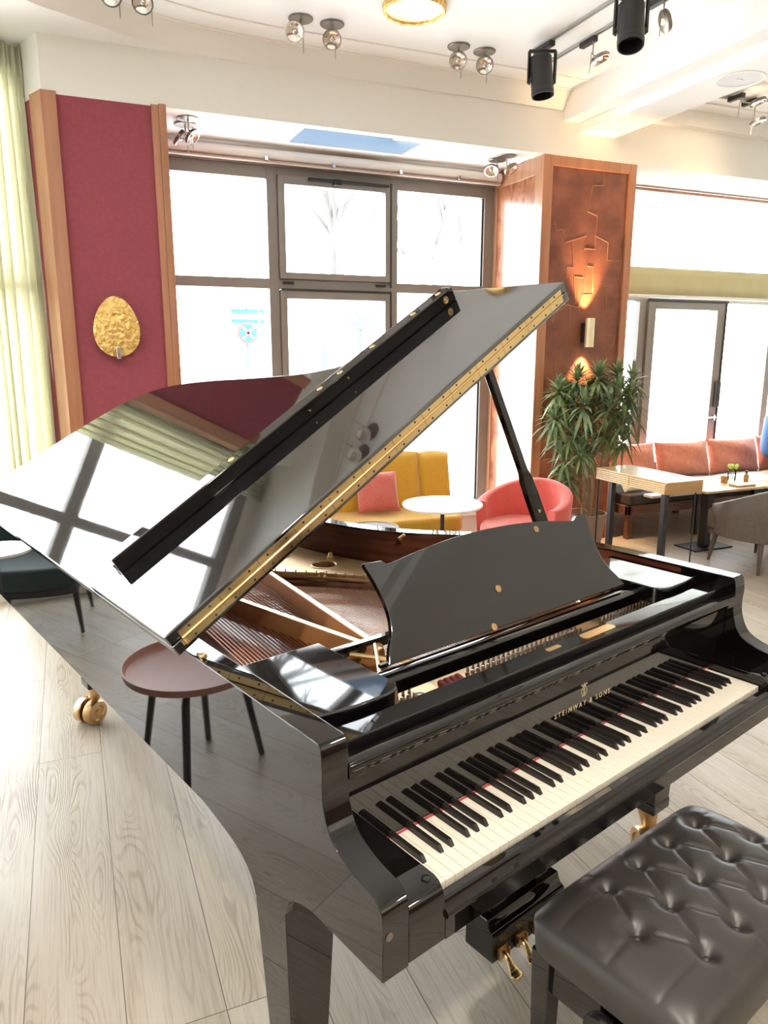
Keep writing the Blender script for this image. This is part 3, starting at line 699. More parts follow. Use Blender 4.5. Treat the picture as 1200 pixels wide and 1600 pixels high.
bm = BM(); prism(bm, loop, 0, .014, lambda a, b, t: DF(a, b, t)); md = ob('music_desk', bm, 'desk_lacquer', desk, bevel=.0018, seg=3, ang=60)
for u, v in ((.178, .221), (-.046, .095), (-.109, .0095)):
    bm = BM(); lathe(bm, [(.009, 0), (.009, .002), (.006, .003), (0, .003)], DF(u, v, .0142), 16, 0, axis(DF(0, 0, 1)-DF(0, 0, 0)))
    ob('desk_button', bm, 'old_brass', md)
for a, b in (((-.40, .525, .935), (-.315, .385, .94)), ((-.325, .525, .94), (-.42, .39, .935)), ((.40, .525, .935), (.315, .385, .94))):
    bm = BM(); tube(bm, [a, b], .006, 8); ob('desk_stay', bm, 'brass', desk)
# lid -----------------------------------------------------------------
LA = R(31.5); LO = Vector((-.777, 0, .995)); LE = Vector((math.cos(LA), 0, math.sin(LA))); LN = Vector((-math.sin(LA), 0, math.cos(LA)))
def LF(s, y, h): return LO+LE*s+LN*h+Vector((0, y, 0))
lidp = [(x+.781, y) for x, y in offset_path(outer, -.008) if y > .66]
lidp = [(1.538, .645)]+lidp+[(0.0, 2.52), (0.0, .645)]
bm = BM(); prism(bm, lidp, -.003, .0265, LF); lid = ob('lid', bm, 'lid_lacquer', piano, bevel=.004, seg=3)
bm = BM(); prism(bm, [(0., .645), (1.538, .645), (1.538, 1.125), (0., 1.125)], .0285, .0575, LF); flap = ob('front_flap', bm, 'lid_lacquer', lid, bevel=.004, seg=3)
bm = BM(); prism(bm, [(.072, 1.045), (1.475, 1.045), (1.475, 1.098), (.072, 1.098)], .058, .1025, LF); lip = ob('flap_lip', bm, 'lacquer', lid, bevel=.004, seg=3)
for s_, h_ in ((1.428, .079), (.78, .079), (.95, .083)):
    bm = BM(); lathe(bm, [(.0, -.001), (.0125, -.001), (.0125, .0015), (.008, .0015), (.007, 0), (.003, 0), (.003, .004), (0, .004)] if s_ > 1 else [(0, 0), (.004, 0), (.003, .003), (0, .003)], LF(s_, 1.0445, h_), 18, 0, axis((0, -1, 0)), cap=False)
    ob('lip_bumper', bm, 'brass', lid)
for s_ in (.25, .5, .86, .95, 1.1, 1.3, 1.43):
    bm = BM(); lathe(bm, [(.0, 0), (.010, 0), (.009, .0015), (0, .0015)], LF(s_, 1.072, .1025), 16, 0, axis(LN), cap=False); ob('lip_screw', bm, 'brass', lid)
bm = BM()
bx = lambda s0, s1, y0, y1, h0, h1, mi=0: box(bm, s0, s1, y0, y1, h0, h1, mi, lambda v: LF(v.x, v.y, v.z))
k = 0; s_ = .03
while s_ < 1.50:
    e = min(s_+.118, 1.51)
    bx(s_, e-.0012, .6432, .6455, .0075, .0235); bx(s_, e-.0012, .6432, .6455, .0315, .0465)
    tube(bm, [LF(s_, .642, .0275), LF(e-.0008, .642, .0275)], .0034, 10)
    for hh in (.0135, .0405):
        for q in (.028, .088):
            if s_+q < e: lathe(bm, [(0, 0), (.0032, 0), (.0022, .0012), (0, .0012)], LF(s_+q, .6431, hh), 8, 1, axis((0, -1, 0)), cap=False)
    s_ += .118
ob('flap_hinge', bm, ['brass', 'satin_black'], lid)
for y in (1.25, 2.1):
    bm = BM(); tube(bm, [(-.772, y-.05, .998), (-.772, y+.05, .998)], .006, 10); ob('lid_hinge', bm, 'brass', piano)
bm = BM(); lathe(bm, [(.004, 0), (.004, .02), (.0065, .022), (.007, .032), (.004, .036), (0, .036)], (-.745, .615, 1.0), 10, 0, axis((0, -.25, .05))); ob('hinge_pin', bm, 'brass', piano)
# prop stick
PB = Vector((.703, .79, .93)); PT = Vector((.300, .79, 1.655)); d = (PT-PB); Lp = d.length; d.normalize(); sd = Vector((d.z, 0, -d.x))
pro = [(0, .028), (.26, .027), (.335, .024), (.362, .0155), (.39, .0145), (Lp-.02, .0125), (Lp, .009)]
loop = [(a, b) for a, b in pro]+[(a, -b) for a, b in pro[::-1]]
bm = BM(); prism(bm, loop, -.011, .011, lambda a, b, t: PB+d*a+sd*b+Vector((0, t, 0))); pr = ob('lid_prop', bm, 'lacquer', piano, bevel=.003)
bm = BM(); lathe(bm, [(.006, 0), (.006, .003), (0, .003)], PB+d*.20+Vector((0, -.0115, 0)), 12, 0, axis((0, -1, 0))); ob('prop_screw', bm, 'brass', pr)
bm = BM(); tube(bm, [(.335, 1.175, .955), (.325, 1.168, .958), (.29, 1.15, .985)], .006, 8); tube(bm, [(.29, 1.15, .985), (.302, 1.135, 1.0)], .005, 8); lathe(bm, [(.014, 0), (.014, .006), (.007, .01), (0, .01)], (.338, 1.172, .952), 14, 0, axis((-1, -.7, 0))); ob('prop_hook', bm, 'old_brass', piano)
# legs with brackets, ferrules and double-wheel casters
def piano_leg(cx, cy, out, yaw=0., bracket=True, zt=ZB):
    lg = None
    bm = BM()
    def sq(h, z): return [bm.verts.new((cx+a*h, cy+b*h, z)) for a, b in ((-1, -1), (1, -1), (1, 1), (-1, 1))]
    r0 = sq(.044, .17); r1 = sq(.059, .53); r2 = sq(.059, zt)
    for A, B in ((r0, r1), (r1, r2)):
        for k in range(4): bm.faces.new((A[k], A[(k+1) % 4], B[(k+1) % 4], B[k]))
    bm.faces.new(r0[::-1]); bm.faces.new(r2)
    lg = ob('leg', bm, 'lacquer', piano, bevel=.003)
    if bracket:
        ff = cy-.052; bb = cy+.054
        prof = [(bb-.02, .53)]+sp2([(bb+.004, .545), (bb+.02, .578), (bb+.07, .612), (bb+.17, .634), (bb+.31, .6505), (bb+.36, ZB)], 6)+[(ff-.15, ZB)]+sp2([(ff-.12, .647), (ff-.055, .631), (ff-.02, .607), (ff-.006, .572)], 5)+[(ff+.02, .53)]
        bm = BM(); prism(bm, prof, cx+out*.045, cx+out*.0596, FX)
        ob('leg_bracket', bm, 'lacquer', lg, bevel=.002)
    bm = BM(); h = .049
    box(bm, cx-h, cx+h, cy-h, cy+h, .163, .202); ob('ferrule', bm, 'lacquer', lg, bevel=.008, seg=3)
    c, s = math.cos(yaw), math.sin(yaw)
    bm = BM(); tube(bm, [(cx, cy, .168), (cx, cy, .145), (cx+.012*c, cy+.012*s, .115), (cx+.035*c, cy+.035*s, .06)], [.036, .034, .026, .016], 12); ob('caster_fork', bm, 'old_brass', lg)
    for g in (1, -1):
        ax_ = Vector((-s*g, c*g, 0)); cc = Vector((cx+.045*c, cy+.045*s, .056))
        bm = BM(); lathe(bm, [(.02, .008), (.052, .009), (.056, .014), (.056, .044), (.051, .052), (.034, .052), (.030, .047), (.014, .047), (.011, .054), (0, .054)], cc, 28, 0, axis(ax_)); ob('caster_wheel', bm, 'old_brass', lg)
piano_leg(-.69, .335, -1, R(200)); piano_leg(.69, .335, 1, R(235)); piano_leg(-.42, 2.43, -1, R(205), False)
# pedal lyre
lyre = empty('pedal_lyre', (0, 0, 0)); lyre.parent = piano
bm = BM(); box(bm, -.125, .150, .285, .385, .07, .155); ob('pedal_box', bm, 'lacquer', lyre, bevel=.003)
bm = BM(); prism(bm, [(.275, .155), (.395, .155), (.395, .163), (.385, .170), (.378, .185), (.375, .20), (.30, .20), (.296, .185), (.288, .172), (.275, .165)], -.135, .16, FX); ob('lyre_moulding', bm, 'lacquer', lyre, bevel=.003)
for x in (-.075, .10):
    bm = BM(); prism(bm, [(x-.028, .20), (x+.028, .20), (x+.022, .50), (x+.03, ZB), (x-.03, ZB), (x-.022, .50)], .31, .36, FY); ob('lyre_post', bm, 'lacquer', lyre, bevel=.003)
bm = BM(); box(bm, -.14, .165, .29, .38, .62, ZB+.002); ob('lyre_block', bm, 'lacquer', lyre, bevel=.003)
bm = BM(); box(bm, -.05, .075, .32, .345, .20, .62); ob('lyre_panel', bm, 'satin_black', lyre)
for x in (-.090, -.018, .054):
    bm = BM(); rings = []
    for y, w, z, t in ((.30, .011, .093, .006), (.275, .010, .091, .007), (.258, .010, .080, .007), (.247, .014, .066, .006), (.235, .020, .058, .006), (.226, .018, .056, .006), (.220, .010, .053, .004)):
        rings.append([bm.verts.new((x+w*math.cos(q), y, z+t*math.sin(q))) for q in [2*PI*k/12 for k in range(12)]])
    for A, B in zip(rings, rings[1:]):
        for k in range(12): bm.faces.new((A[k], A[(k+1) % 12], B[(k+1) % 12], B[k]))
    bm.faces.new(rings[0]); bm.faces.new(rings[-1][::-1])
    ob('pedal', bm, 'brass', lyre, ang=60)
    bm = BM(); box(bm, x-.018, x+.018, .279, .286, .072, .112); box(bm, x-.018, x-.014, .270, .286, .078, .108); box(bm, x+.014, x+.018, .270, .286, .078, .108); ob('pedal_escutcheon', bm, 'old_brass', lyre, bevel=.001)
bm = BM()
for x in (-.10, .12): tube(bm, [(x, .385, .17), (x, .75, .655)], .006, 8)
ob('lyre_brace', bm, 'old_brass', lyre)

# ================================================================== PIANO BENCH (same heading as the keyboard)
bench = empty('piano_bench', toW((.024, -.150, 0)), TH+R(-1))
tag(bench, 'button-tufted dark leather piano bench with black legs at the keyboard', 'bench')
W2, D2, BT = .335, .198, .512
btn = [(-.155+.12*k, .112) for k in range(4)]+[(-.215+.12*k, 0) for k in range(5)]+[(-.155+.12*k, -.112) for k in range(4)]
segs = []
for i, (xa, ya) in enumerate(btn):
    for j, (xb, yb) in enumerate(btn):
        if j > i and abs(abs(ya-yb)-.112) < .01 and abs(abs(xa-xb)-.06) < .02: segs.append((xa, ya, xb, yb))
for x, y in btn:
    if abs(y) > .1: segs.append((x, y, x, math.copysign(D2, y)))
    if x < -.14: segs.append((x, y, -W2, y*.98))
    if x > .2: segs.append((x, y, W2, y*.98))
def cushion_h(x, y):
    ex = max(0, 1-abs(x/W2)**7); ey = max(0, 1-abs(y/D2)**5)
    h = .082*(ex**.42)*(ey**.42)
    f = 0.
    for bx_, by_ in btn:
        r = math.hypot(x-bx_, y-by_); f = max(f, math.exp(-(r/.026)**2)*.022+math.exp(-(r/.009)**2)*.006)
    c = 0.
    for xa, ya, xb, yb in segs:
        dx, dy = xb-xa, yb-ya; l2 = dx*dx+dy*dy
        t = min(1, max(0, ((x-xa)*dx+(y-ya)*dy)/l2)); r = math.hypot(x-xa-t*dx, y-ya-t*dy)
        q = .35 if (abs(yb) > .19 or abs(xb) > .33) else 1.
        c = max(c, q*(.0055*math.exp(-(r/.010)**2)+.0035*math.exp(-(r/.0032)**2)))
    edge = min(1, ex*1.3)*min(1, ey*1.3)
    return h-max(f, c)*edge
bm = BM(); NX, NY = 190, 120
gv = [[None]*(NY+1) for _ in range(NX+1)]
def spread(i, n):
    t = 2*i/n-1
    return math.sin(t*PI/2)*.5+t*.5
for i in range(NX+1):
    for j in range(NY+1):
        x, y = spread(i, NX)*W2, spread(j, NY)*D2
        # rounded plan corners
        qx, qy = abs(x)/W2, abs(y)/D2
        m = max(qx, qy); cr = (qx**9+qy**9)**(1/9) if m > 0 else 1
        sc = m/cr if m > 0 else 1
        X, Y = x*sc, y*sc
        gv[i][j] = bm.verts.new((X, Y, BT-.075+cushion_h(X, Y)))
for i in range(NX):
    for j in range(NY): bm.faces.new((gv[i][j], gv[i+1][j], gv[i+1][j+1], gv[i][j+1]))
rim_ = [gv[i][0] for i in range(NX+1)]+[gv[NX][j] for j in range(1, NY+1)]+[gv[i][NY] for i in range(NX-1, -1, -1)]+[gv[0][j] for j in range(NY-1, 0, -1)]
low = [bm.verts.new((v.co.x*.985, v.co.y*.985, BT-.105)) for v in rim_]
for k in range(len(rim_)): bm.faces.new((rim_[k], rim_[k-1], low[k-1], low[k]))
bm.faces.new(low)
cu = ob('seat_cushion', bm, 'leather', bench, ang=80)
for x, y in btn:
    bm = BM(); lathe(bm, [(0, -.004), (.0075, -.003), (.008, .0005), (.005, .0035), (0, .0045)], (x, y, BT-.075+cushion_h(x, y)+.0015), 14, cap=False); ob('tuft_button', bm, 'leather', cu)
bm = BM()
box(bm, -W2+.06, W2-.06, D2-.05, D2-.03, .33, .395); box(bm, -W2+.06, W2-.06, -D2+.03, -D2+.05, .33, .395)
box(bm, -W2+.03, -W2+.05, -D2+.05, D2-.05, .31, .395); box(bm, W2-.05, W2-.03, -D2+.05, D2-.05, .31, .395)
ob('apron', bm, 'lacquer', bench, bevel=.003)
for sx in (-1, 1):
    for sy in (-1, 1):
        bm = BM(); x, y = sx*(W2-.042), sy*(D2-.04)
        r0 = [bm.verts.new((x+a*.017, y+b*.017, 0)) for a, b in ((-1, -1), (1, -1), (1, 1), (-1, 1))]; r1 = [bm.verts.new((x+a*.024, y+b*.024, .401)) for a, b in ((-1, -1), (1, -1), (1, 1), (-1, 1))]
        for k in range(4): bm.faces.new((r0[k], r0[(k+1) % 4], r1[(k+1) % 4], r1[k]))
        bm.faces.new(r0[::-1]); bm.faces.new(r1); ob('leg', bm, 'lacquer', bench, bevel=.003)
bm = BM(); box(bm, -W2+.08, W2-.08, -D2+.07, D2-.07, .36, .40); ob('lift_mechanism', bm, 'satin_black', bench)
for sx in (-1, 1):
    bm = BM(); ax_ = axis((sx, 0, 0))
    lathe(bm, [(.012, -.01), (.012, .012), (.030, .014), (.036, .018), (.038, .024), (.038, .036), (.035, .041), (.012, .043), (0, .043)], (sx*(W2-.03), -.01, .352), 28, 0, ax_); kn = ob('height_knob', bm, 'satin_black', bench)
    bm = BM(); X = sx*(W2-.03+.044)
    pc = lambda a, b: (X, -.01+a, .352+b)
    tube(bm, [pc(.020*math.cos(t*.3), .020*math.sin(t*.3)) for t in range(21)], .0007, 5, closed=True)
    for q in range(4): tube(bm, [pc(-.010+.006*q, -.012), pc(-.006+.005*q, .012)], .0008, 5)
    for q in range(3): tube(bm, [pc(-.013, -.007+.007*q), pc(.013, -.005+.006*q)], .0008, 5)
    tube(bm, [pc(-.006, .013), pc(0, .019), pc(.006, .013)], .0007, 5); tube(bm, [pc(-.007, -.012), pc(0, -.018), pc(.007, -.012)], .0007, 5)
    ob('knob_emblem', bm, 'gold_letter', kn)

# ================================================================== FURNITURE
# tray table and dark chair left of the piano, seen mirrored in its side
t = empty('tray_table', (-.56, 2.44, 0)); tag(t, 'round rose-brown tray table on black splayed legs, mirrored in the piano side', 'side table')
bm = BM(); lathe(bm, [(0, .455), (.235, .455), (.262, .462), (.268, .490), (.262, .490), (.252, .468), (.235, .4625), (0, .4625)], (0, 0, 0), 56, cap=False); ob('tray_top', bm, 'tray_brown', t)
bm = BM(); tube(bm, [(.17*math.cos(k*PI/18), .17*math.sin(k*PI/18), .443) for k in range(36)], .011, 8, closed=True); ob('ring', bm, 'matt_black', t)
for a in (60, 180, 300, 120):
    c, s = math.cos(R(a+20)), math.sin(R(a+20))
    bm = BM(); tube(bm, [(.15*c, .15*s, .452), (.20*c, .20*s, .40), (.285*c, .285*s, 0)], [.013, .016, .013], 8); ob('leg', bm, 'matt_black', t)
def tub_shell(bm, rad, dep, zb, zback, zfront, thick, open_a=100, n=40, flare=1.06, mi=0):
    """wrap-around back: open towards -y; angle measured from +y"""
    A = 180-open_a/2; rows = []
    for i in range(n+1):
        a = R(-A+2*A*i/n); k = (math.cos(a/ (A/180)*1.0)+1)/2
        k = max(0, min(1, k)); zt = zfront+(zback-zfront)*(k**.75)
        def P(r, z, f=1.): return (r*math.sin(a)*f, dep/rad*r*math.cos(a)*f, z)
        rows.append([bm.verts.new(P(rad, zb, .97)), bm.verts.new(P(rad, (zb+zt)/2, 1.0)), bm.verts.new(P(rad, zt-.012, flare)), bm.verts.new(P(rad-thick*.3, zt, flare)), bm.verts.new(P(rad-thick*.7, zt, flare)), bm.verts.new(P(rad-thick, zt-.012, flare)), bm.verts.new(P(rad-thick, (zb+zt)/2, .99)), bm.verts.new(P(rad-thick, zb, .96))])
    for p, q in zip(rows, rows[1:]):
        for k in range(8):
            f = bm.faces.new((p[k], q[k], q[(k+1) % 8], p[(k+1) % 8])); f.material_index = mi
    for rr in (rows[0][::-1], rows[-1]): bm.faces.new(rr)
def armchair(name, label, loc, rz, fab, legm, rad, dep, seat_z, back_z, front_z, leg_h, thick=.07, open_a=110, slim=True):
    t = empty(name, loc, rz); tag(t, label, 'armchair')
    bm = BM(); tub_shell(bm, rad, dep, leg_h+.02, back_z, front_z, thick, open_a); ob('backrest', bm, fab, t, ang=70)
    bm = BM(); ri = rad-thick-.004
    lp = sp2([(0, (dep-thick)*.93), (ri*.70, dep*.60), (ri*.95, 0), (ri*.95, -dep*.5), (ri*.86, -dep*.88), (0, -dep*.99), (-ri*.86, -dep*.88), (-ri*.95, -dep*.5), (-ri*.95, 0), (-ri*.70, dep*.60)], 5, True)
    prism(bm, lp, leg_h+.04, seat_z, FZ); ob('seat', bm, fab, t, bevel=.03, seg=5)
    bm = BM(); lp2 = [(x*.97, y*.97) for x, y in lp]; prism(bm, lp2, leg_h, leg_h+.04, FZ); ob('seat_frame', bm, legm, t, bevel=.006)
    for sx in (-1, 1):
        for sy in (-1, 1):
            bm = BM(); x, y = sx*rad*.66, sy*dep*.62
            tube(bm, [(x, y, leg_h+.02), (x*1.13, y*1.13, 0)], [.022, .012], 10); ob('leg', bm, legm, t)
    return t
armchair('armchair', 'dark teal velvet armchair with black legs, mirrored in the piano side', (-1.12, 4.56, 0), R(40), 'teal_velvet', 'matt_black', .36, .34, .43, .72, .55, .26)
t = empty('side_table', (-.74, 4.26, 0)); tag(t, 'small white round table by the dark teal armchair, mirrored in the piano side', 'side table')
bm = BM(); lathe(bm, [(0, .585), (.175, .585), (.18, .60), (0, .602)], (0, 0, 0), 40, cap=False); ob('table_top', bm, 'white_top', t)
bm = BM(); tube(bm, [(0, 0, .585), (0, 0, .012)], .015, 10); ob('stem', bm, 'matt_black', t)
bm = BM(); lathe(bm, [(0, 0), (.14, 0), (.14, .012), (0, .014)], (0, 0, 0), 32, cap=False); ob('base', bm, 'matt_black', t)

# yellow sofa under the centre window
t = empty('sofa', (1.95, 5.05, 0)); tag(t, 'mustard yellow upholstered sofa under the big dark-framed window', 'sofa')
bm = BM(); prism(bm, rrect(-.85, .74, -.26, .40, .12), .10, .30, FZ); ob('base', bm, 'mustard_dk', t, bevel=.02, seg=3)
bm = BM(); prism(bm, rrect(-.86, .76, -.28, .30, .12), .295, .43, FZ); ob('seat', bm, 'mustard', t, bevel=.035, seg=5)
def back_pad(x0, x1, h1, lean=.10):
    bm = BM(); n, m = 12, 10
    V = {}
    for i in range(n+1):
        for j in range(m+1):
            u, v = i/n, j/m
            x = x0+(x1-x0)*u; z = .38+(h1-.38)*v
            e = (1-abs(2*u-1)**5)*(1-abs(2*v-1)**5)
            bow = .04*(2*u-1)**2
            for s in (0, 1): V[s, i, j] = bm.verts.new((x+(x-(x0+x1)/2)*(.05*v), .20+lean*v-bow*.3+(.015+.055*e**.5)*(1 if s else -1), z-.02*(2*u-1)**2*v))
    for s in (0, 1):
        for i in range(n):
            for j in range(m):
                q = (V[s, i, j], V[s, i+1, j], V[s, i+1, j+1], V[s, i, j+1]); bm.faces.new(q if not s else q[::-1])
    for i in range(n):
        for j in (0, m): bm.faces.new((V[0, i, j], V[1, i, j], V[1, i+1, j], V[0, i+1, j]))
    for j in range(m):
        for i in (0, n): bm.faces.new((V[0, i, j], V[0, i, j+1], V[1, i, j+1], V[1, i, j]))
    ob('back_cushion', bm, 'mustard', t, ang=70)
back_pad(-.82, -.12, .84); back_pad(-.11, .585, .87); back_pad(.59, .86, .85)
for x, y in ((-.75, -.2), (.56, -.2), (-.75, .33), (.56, .33)):
    bm = BM(); tube(bm, [(x, y, .10), (x, y, 0)], .018, 10); ob('leg', bm, 'matt_black', t)
bm = BM()
def cxf(c, ang, lean):
    ca, sa = math.cos(ang), math.sin(ang); X = Vector((ca, sa, 0)); Nn = Vector((sa*math.cos(lean), -ca*math.cos(lean), math.sin(lean))); U = Nn.cross(X)*-1
    U = X.cross(Nn)*-1 if U.z < 0 else U
    if U.z < 0: U = -U
    return lambda u, v, d: Vector(c)+X*u+U*v+Nn*d
pillow(bm, .33, .32, .13, cxf((2.10, 5.09, .595), R(-8), R(24)), 14, .012, 3); tag(ob('cushion', bm, 'rose', ang=70), 'square rose pink cushion leaning on the mustard sofa', 'cushion')
# white round tables
t = empty('side_table', (2.235, 4.28, 0)); tag(t, 'white round side table on a thin black stem before the mustard sofa', 'side table')
bm = BM(); lathe(bm, [(0, .632), (.262, .632), (.268, .640), (.266, .65), (0, .652)], (0, 0, 0), 56, cap=False); ob('table_top', bm, 'white_top', t)
bm = BM(); tube(bm, [(0, 0, .632), (0, 0, .01)], .014, 12); ob('stem', bm, 'matt_black', t)
bm = BM(); lathe(bm, [(0, 0), (.17, 0), (.17, .01), (0, .012)], (0, 0, 0), 40, cap=False); ob('base', bm, 'matt_black', t)
t = empty('side_table', (1.79, 4.42, 0)); tag(t, 'lower grey-topped round table just above the piano rim, left of the white one', 'side table')
bm = BM(); lathe(bm, [(0, .482), (.17, .482), (.175, .49), (.173, .50), (.16, .50), (.155, .495), (0, .495)], (0, 0, 0), 48, cap=False); ob('table_top', bm, 'taupe', t)
bm = BM(); tube(bm, [(0, 0, .482), (0, 0, .01)], .014, 12); ob('stem', bm, 'matt_black', t)
bm = BM(); lathe(bm, [(0, 0), (.13, 0), (.13, .01), (0, .012)], (0, 0, 0), 40, cap=False); ob('base', bm, 'matt_black', t)
# coral tub chair
t = empty('armchair', (3.02, 4.50, 0), R(-60)); tag(t, 'coral red tub armchair beside the round white table', 'armchair')
bm = BM(); tub_shell(bm, .335, .335, .10, .69, .55, .075, 130, flare=1.05); ob('backrest', bm, 'coral', t, ang=70)
bm = BM(); lp = ellipse(0, -.05, .275, .32, 40); prism(bm, lp, .10, .41, FZ); ob('seat', bm, 'coral', t, bevel=.035, seg=5)
bm = BM(); lathe(bm, [(0, 0), (.22, 0), (.23, .01), (.05, .03), (.04, .11), (0, .11)], (0, 0, 0), 32, cap=False); ob('swivel_base', bm, 'matt_black', t)

# plant
t = empty('potted_plant', (3.80, 4.76, 0)); tag(t, 'tall leafy dracaena in a brown pot before the copper pillar', 'plant')
bm = BM(); lathe(bm, [(0, 0), (.105, 0), (.115, .01), (.155, .30), (.165, .345), (.165, .36), (.150, .36), (.145, .32), (0, .32)], (0, 0, 0), 40, cap=False); ob('pot', bm, 'terracotta', t)
bm = BM(); lathe(bm, [(.146, .318), (.07, .33), (0, .332)], (0, 0, 0), 24, cap=False); ob('soil', bm, 'soil', t)
rnd = random.Random(4)
CR = Vector((math.cos(R(22.9)), -math.sin(R(22.9)), 0)); CF = Vector((math.sin(R(22.9)), math.cos(R(22.9)), 0))
heads = []
for k, (r_, h_, f_) in enumerate([(-.27, 1.34, 0), (-.12, 1.42, .05), (.03, 1.45, 0), (.20, 1.46, .05), (.30, 1.30, 0), (-.30, 1.13, -.05), (-.10, 1.24, -.12), (.10, 1.22, -.12), (.24, 1.12, -.05), (-.16, 1.0, .0), (.08, 1.02, -.1), (.27, .95, .02), (-.21, .80, -.02), (-.10, .86, -.1), (-.15, .63, -.02), (-.20, .70, .03), (-.16, 1.30, .15), (.12, 1.32, .15), (-.20, 1.22, .05), (.0, 1.33, .1), (.18, 1.33, -.08), (.30, 1.20, .05), (-.24, .98, .05), (.17, 1.02, .08), (0, 1.12, .05), (-.02, .93, .06), (.31, 1.42, .02)]):
    heads.append(CR*r_+CF*f_+Vector((0, 0, h_)))
canes = [(-.05, -.02, [0, 1, 5, 9, 12, 16, 18, 22]), (.03, .03, [2, 6, 10, 13, 17, 19, 20, 23, 24, 25]), (.07, -.03, [3, 4, 7, 8, 11, 21, 26]), (-.02, -.06, [14, 15])]
for x, y, hs in canes:
    bm = BM(); base = Vector((x, y, .31))
    main = max((heads[i] for i in hs), key=lambda v: v.z)
    trunk = spline([base, base+Vector((x*.3, y*.3, .35)), base*.35+main*.65+Vector((rnd.uniform(-.03, .03), rnd.uniform(-.03, .03), 0)), main], 6)
    tube(bm, trunk, [.017-.009*i/len(trunk) for i in range(len(trunk))], 7)
    for i in hs:
        if heads[i] is main: continue
        s_ = min(trunk, key=lambda v: abs(v.z-(heads[i].z-.22)))
        if heads[i].z < .7: s_ = trunk[1]
        tube(bm, spline([s_, (s_+heads[i])*.5+Vector((0, 0, -.04)), heads[i]], 4), .007, 6)
    ob('cane', bm, 'stem', t)
bm = BM()
for hi, h in enumerate(heads):
    nl = 58 if hi not in (12, 13, 14, 15, 22) else 30
    for k in range(nl):
        az = k*2.39996+hi; el = R(78-115*(k/nl)+rnd.uniform(-12, 12)); L_ = rnd.uniform(.13, .215)*(.85 if h.z < .7 else 1)
        d = Vector((math.cos(az)*math.cos(el), math.sin(az)*math.cos(el), math.sin(el))); sdv = d.cross(Vector((0, 0, 1)))
        sdv = sdv.normalized() if sdv.length > .05 else Vector((1, 0, 0))
        tip = h+d*L_
        if tip.x > -.13 and tip.y < -.18: continue
        p = h+Vector((0, 0, -.05+.06*(1-k/nl))); w = rnd.uniform(.011, .017); prev = None; mi = 1 if rnd.random() < .16 else 0
        for q, (tt, ww) in enumerate(((0, .4), (.3, 1.), (.65, .85), (1, .02))):
            c = p+d*L_*tt+Vector((0, 0, -.48*L_*tt*tt*(1.1-math.sin(el)*.6)))
            up_ = sdv.cross(d).normalized()
            a = bm.verts.new(c-sdv*w*ww+up_*.003*ww); m_ = bm.verts.new(c); b = bm.verts.new(c+sdv*w*ww+up_*.003*ww)
            if prev:
                for f in ((prev[0], a, m_, prev[1]), (prev[1], m_, b, prev[2])):
                    ff = bm.faces.new(f); ff.material_index = mi
            prev = (a, m_, b)
fo = ob('foliage', bm, ['leaf', 'leaf_pale'], t, ang=80)

# tall oak console with dark legs
t = empty('console_table', (3.80, 4.19, 0)); tag(t, 'pale oak console table with slatted drawer fronts, right of the potted plant', 'table')
zt_ = .765; x0, x1, y0, y1 = -.095, .235, -.38, .36
bm = BM(); box(bm, x0, x1, y0, y1, zt_-.012, zt_); ob('table_top', bm, 'oak_pale', t, bevel=.002)
bm = BM(); box(bm, x0+.01, x1, y0, y1, zt_-.088, zt_-.0125); ob('drawer_case', bm, 'oak_end', t, bevel=.002)
for ya, yb in ((y0+.012, (y0+y1)/2-.002), ((y0+y1)/2+.002, y1-.005)):
    bm = BM()
    for k in range(5): box(bm, x0-.002, x0+.011, ya, yb, zt_-.086+.0145*k, zt_-.074+.0145*k)
    ob('drawer_front', bm, 'oak_pale', t, bevel=.0012)
for x, y in ((x0+.03, y0+.035), (x0+.03, y1-.16), ):
    bm = BM(); box(bm, x-.02, x+.02, y-.02, y+.02, 0, zt_-.088); ob('leg', bm, 'matt_black', t, bevel=.003)
for x, y in ((x1-.03, y0+.03), (x0+.02, y1-.015)):
    bm = BM(); tube(bm, [(x, y, 0), (x, y, zt_-.088)], .0055, 8); ob('rod_leg', bm, 'matt_black', t)

# banquette and its cushions
t = empty('banquette', (5.9, 5.45, 0)); tag(t, 'long dark banquette with brown wooden frame under the right window', 'bench')
bm = BM(); prism(bm, [(-1.42, -.42), (2.4, -.42), (2.4, .25), (-1.42, .25)], .30, .40, FZ); ob('seat', bm, 'seat_dark', t, bevel=.02, seg=3)
bm = BM(); box(bm, -1.44, 2.42, -.43, -.39, .22, .30); box(bm, -1.44, 2.42, .26, .30, .22, .34); box(bm, -1.44, -1.40, -.43, .30, .22, .30); ob('frame', bm, 'walnut', t, bevel=.004)
for x in (-1.40, -.2, 1.1, 2.36):
    for y in (-.40, .26):
        bm = BM(); box(bm, x-.025, x+.025, y-.025, y+.025, 0, .23); ob('leg', bm, 'walnut', t, bevel=.003)
cs = [(4.87, 'leftmost orange linen back cushion, beside the potted plant'), (5.545, 'orange linen back cushion behind the flower jar, second from the plant'), (6.22, 'orange linen back cushion beside the person in blue'), (6.90, 'orange linen back cushion at the far right of the banquette')]
for k, (x, lb) in enumerate(cs):
    bm = BM(); pillow(bm, .672, .37, .17, cxf((x, 5.53, .595), R(0), R(14)), 18, .022, 10+k); tag(ob('back_cushion', bm, 'orange_linen', ang=75), lb, 'cushion', 'orange cushions along the banquette')
bm = BM(); pillow(bm, .30, .20, .10, cxf((4.62, 5.18, .50), R(10), R(30)), 10, .008, 31); tag(ob('cushion', bm, 'curtain', ang=75), 'small beige cushion lying on the banquette below the orange ones', 'cushion')
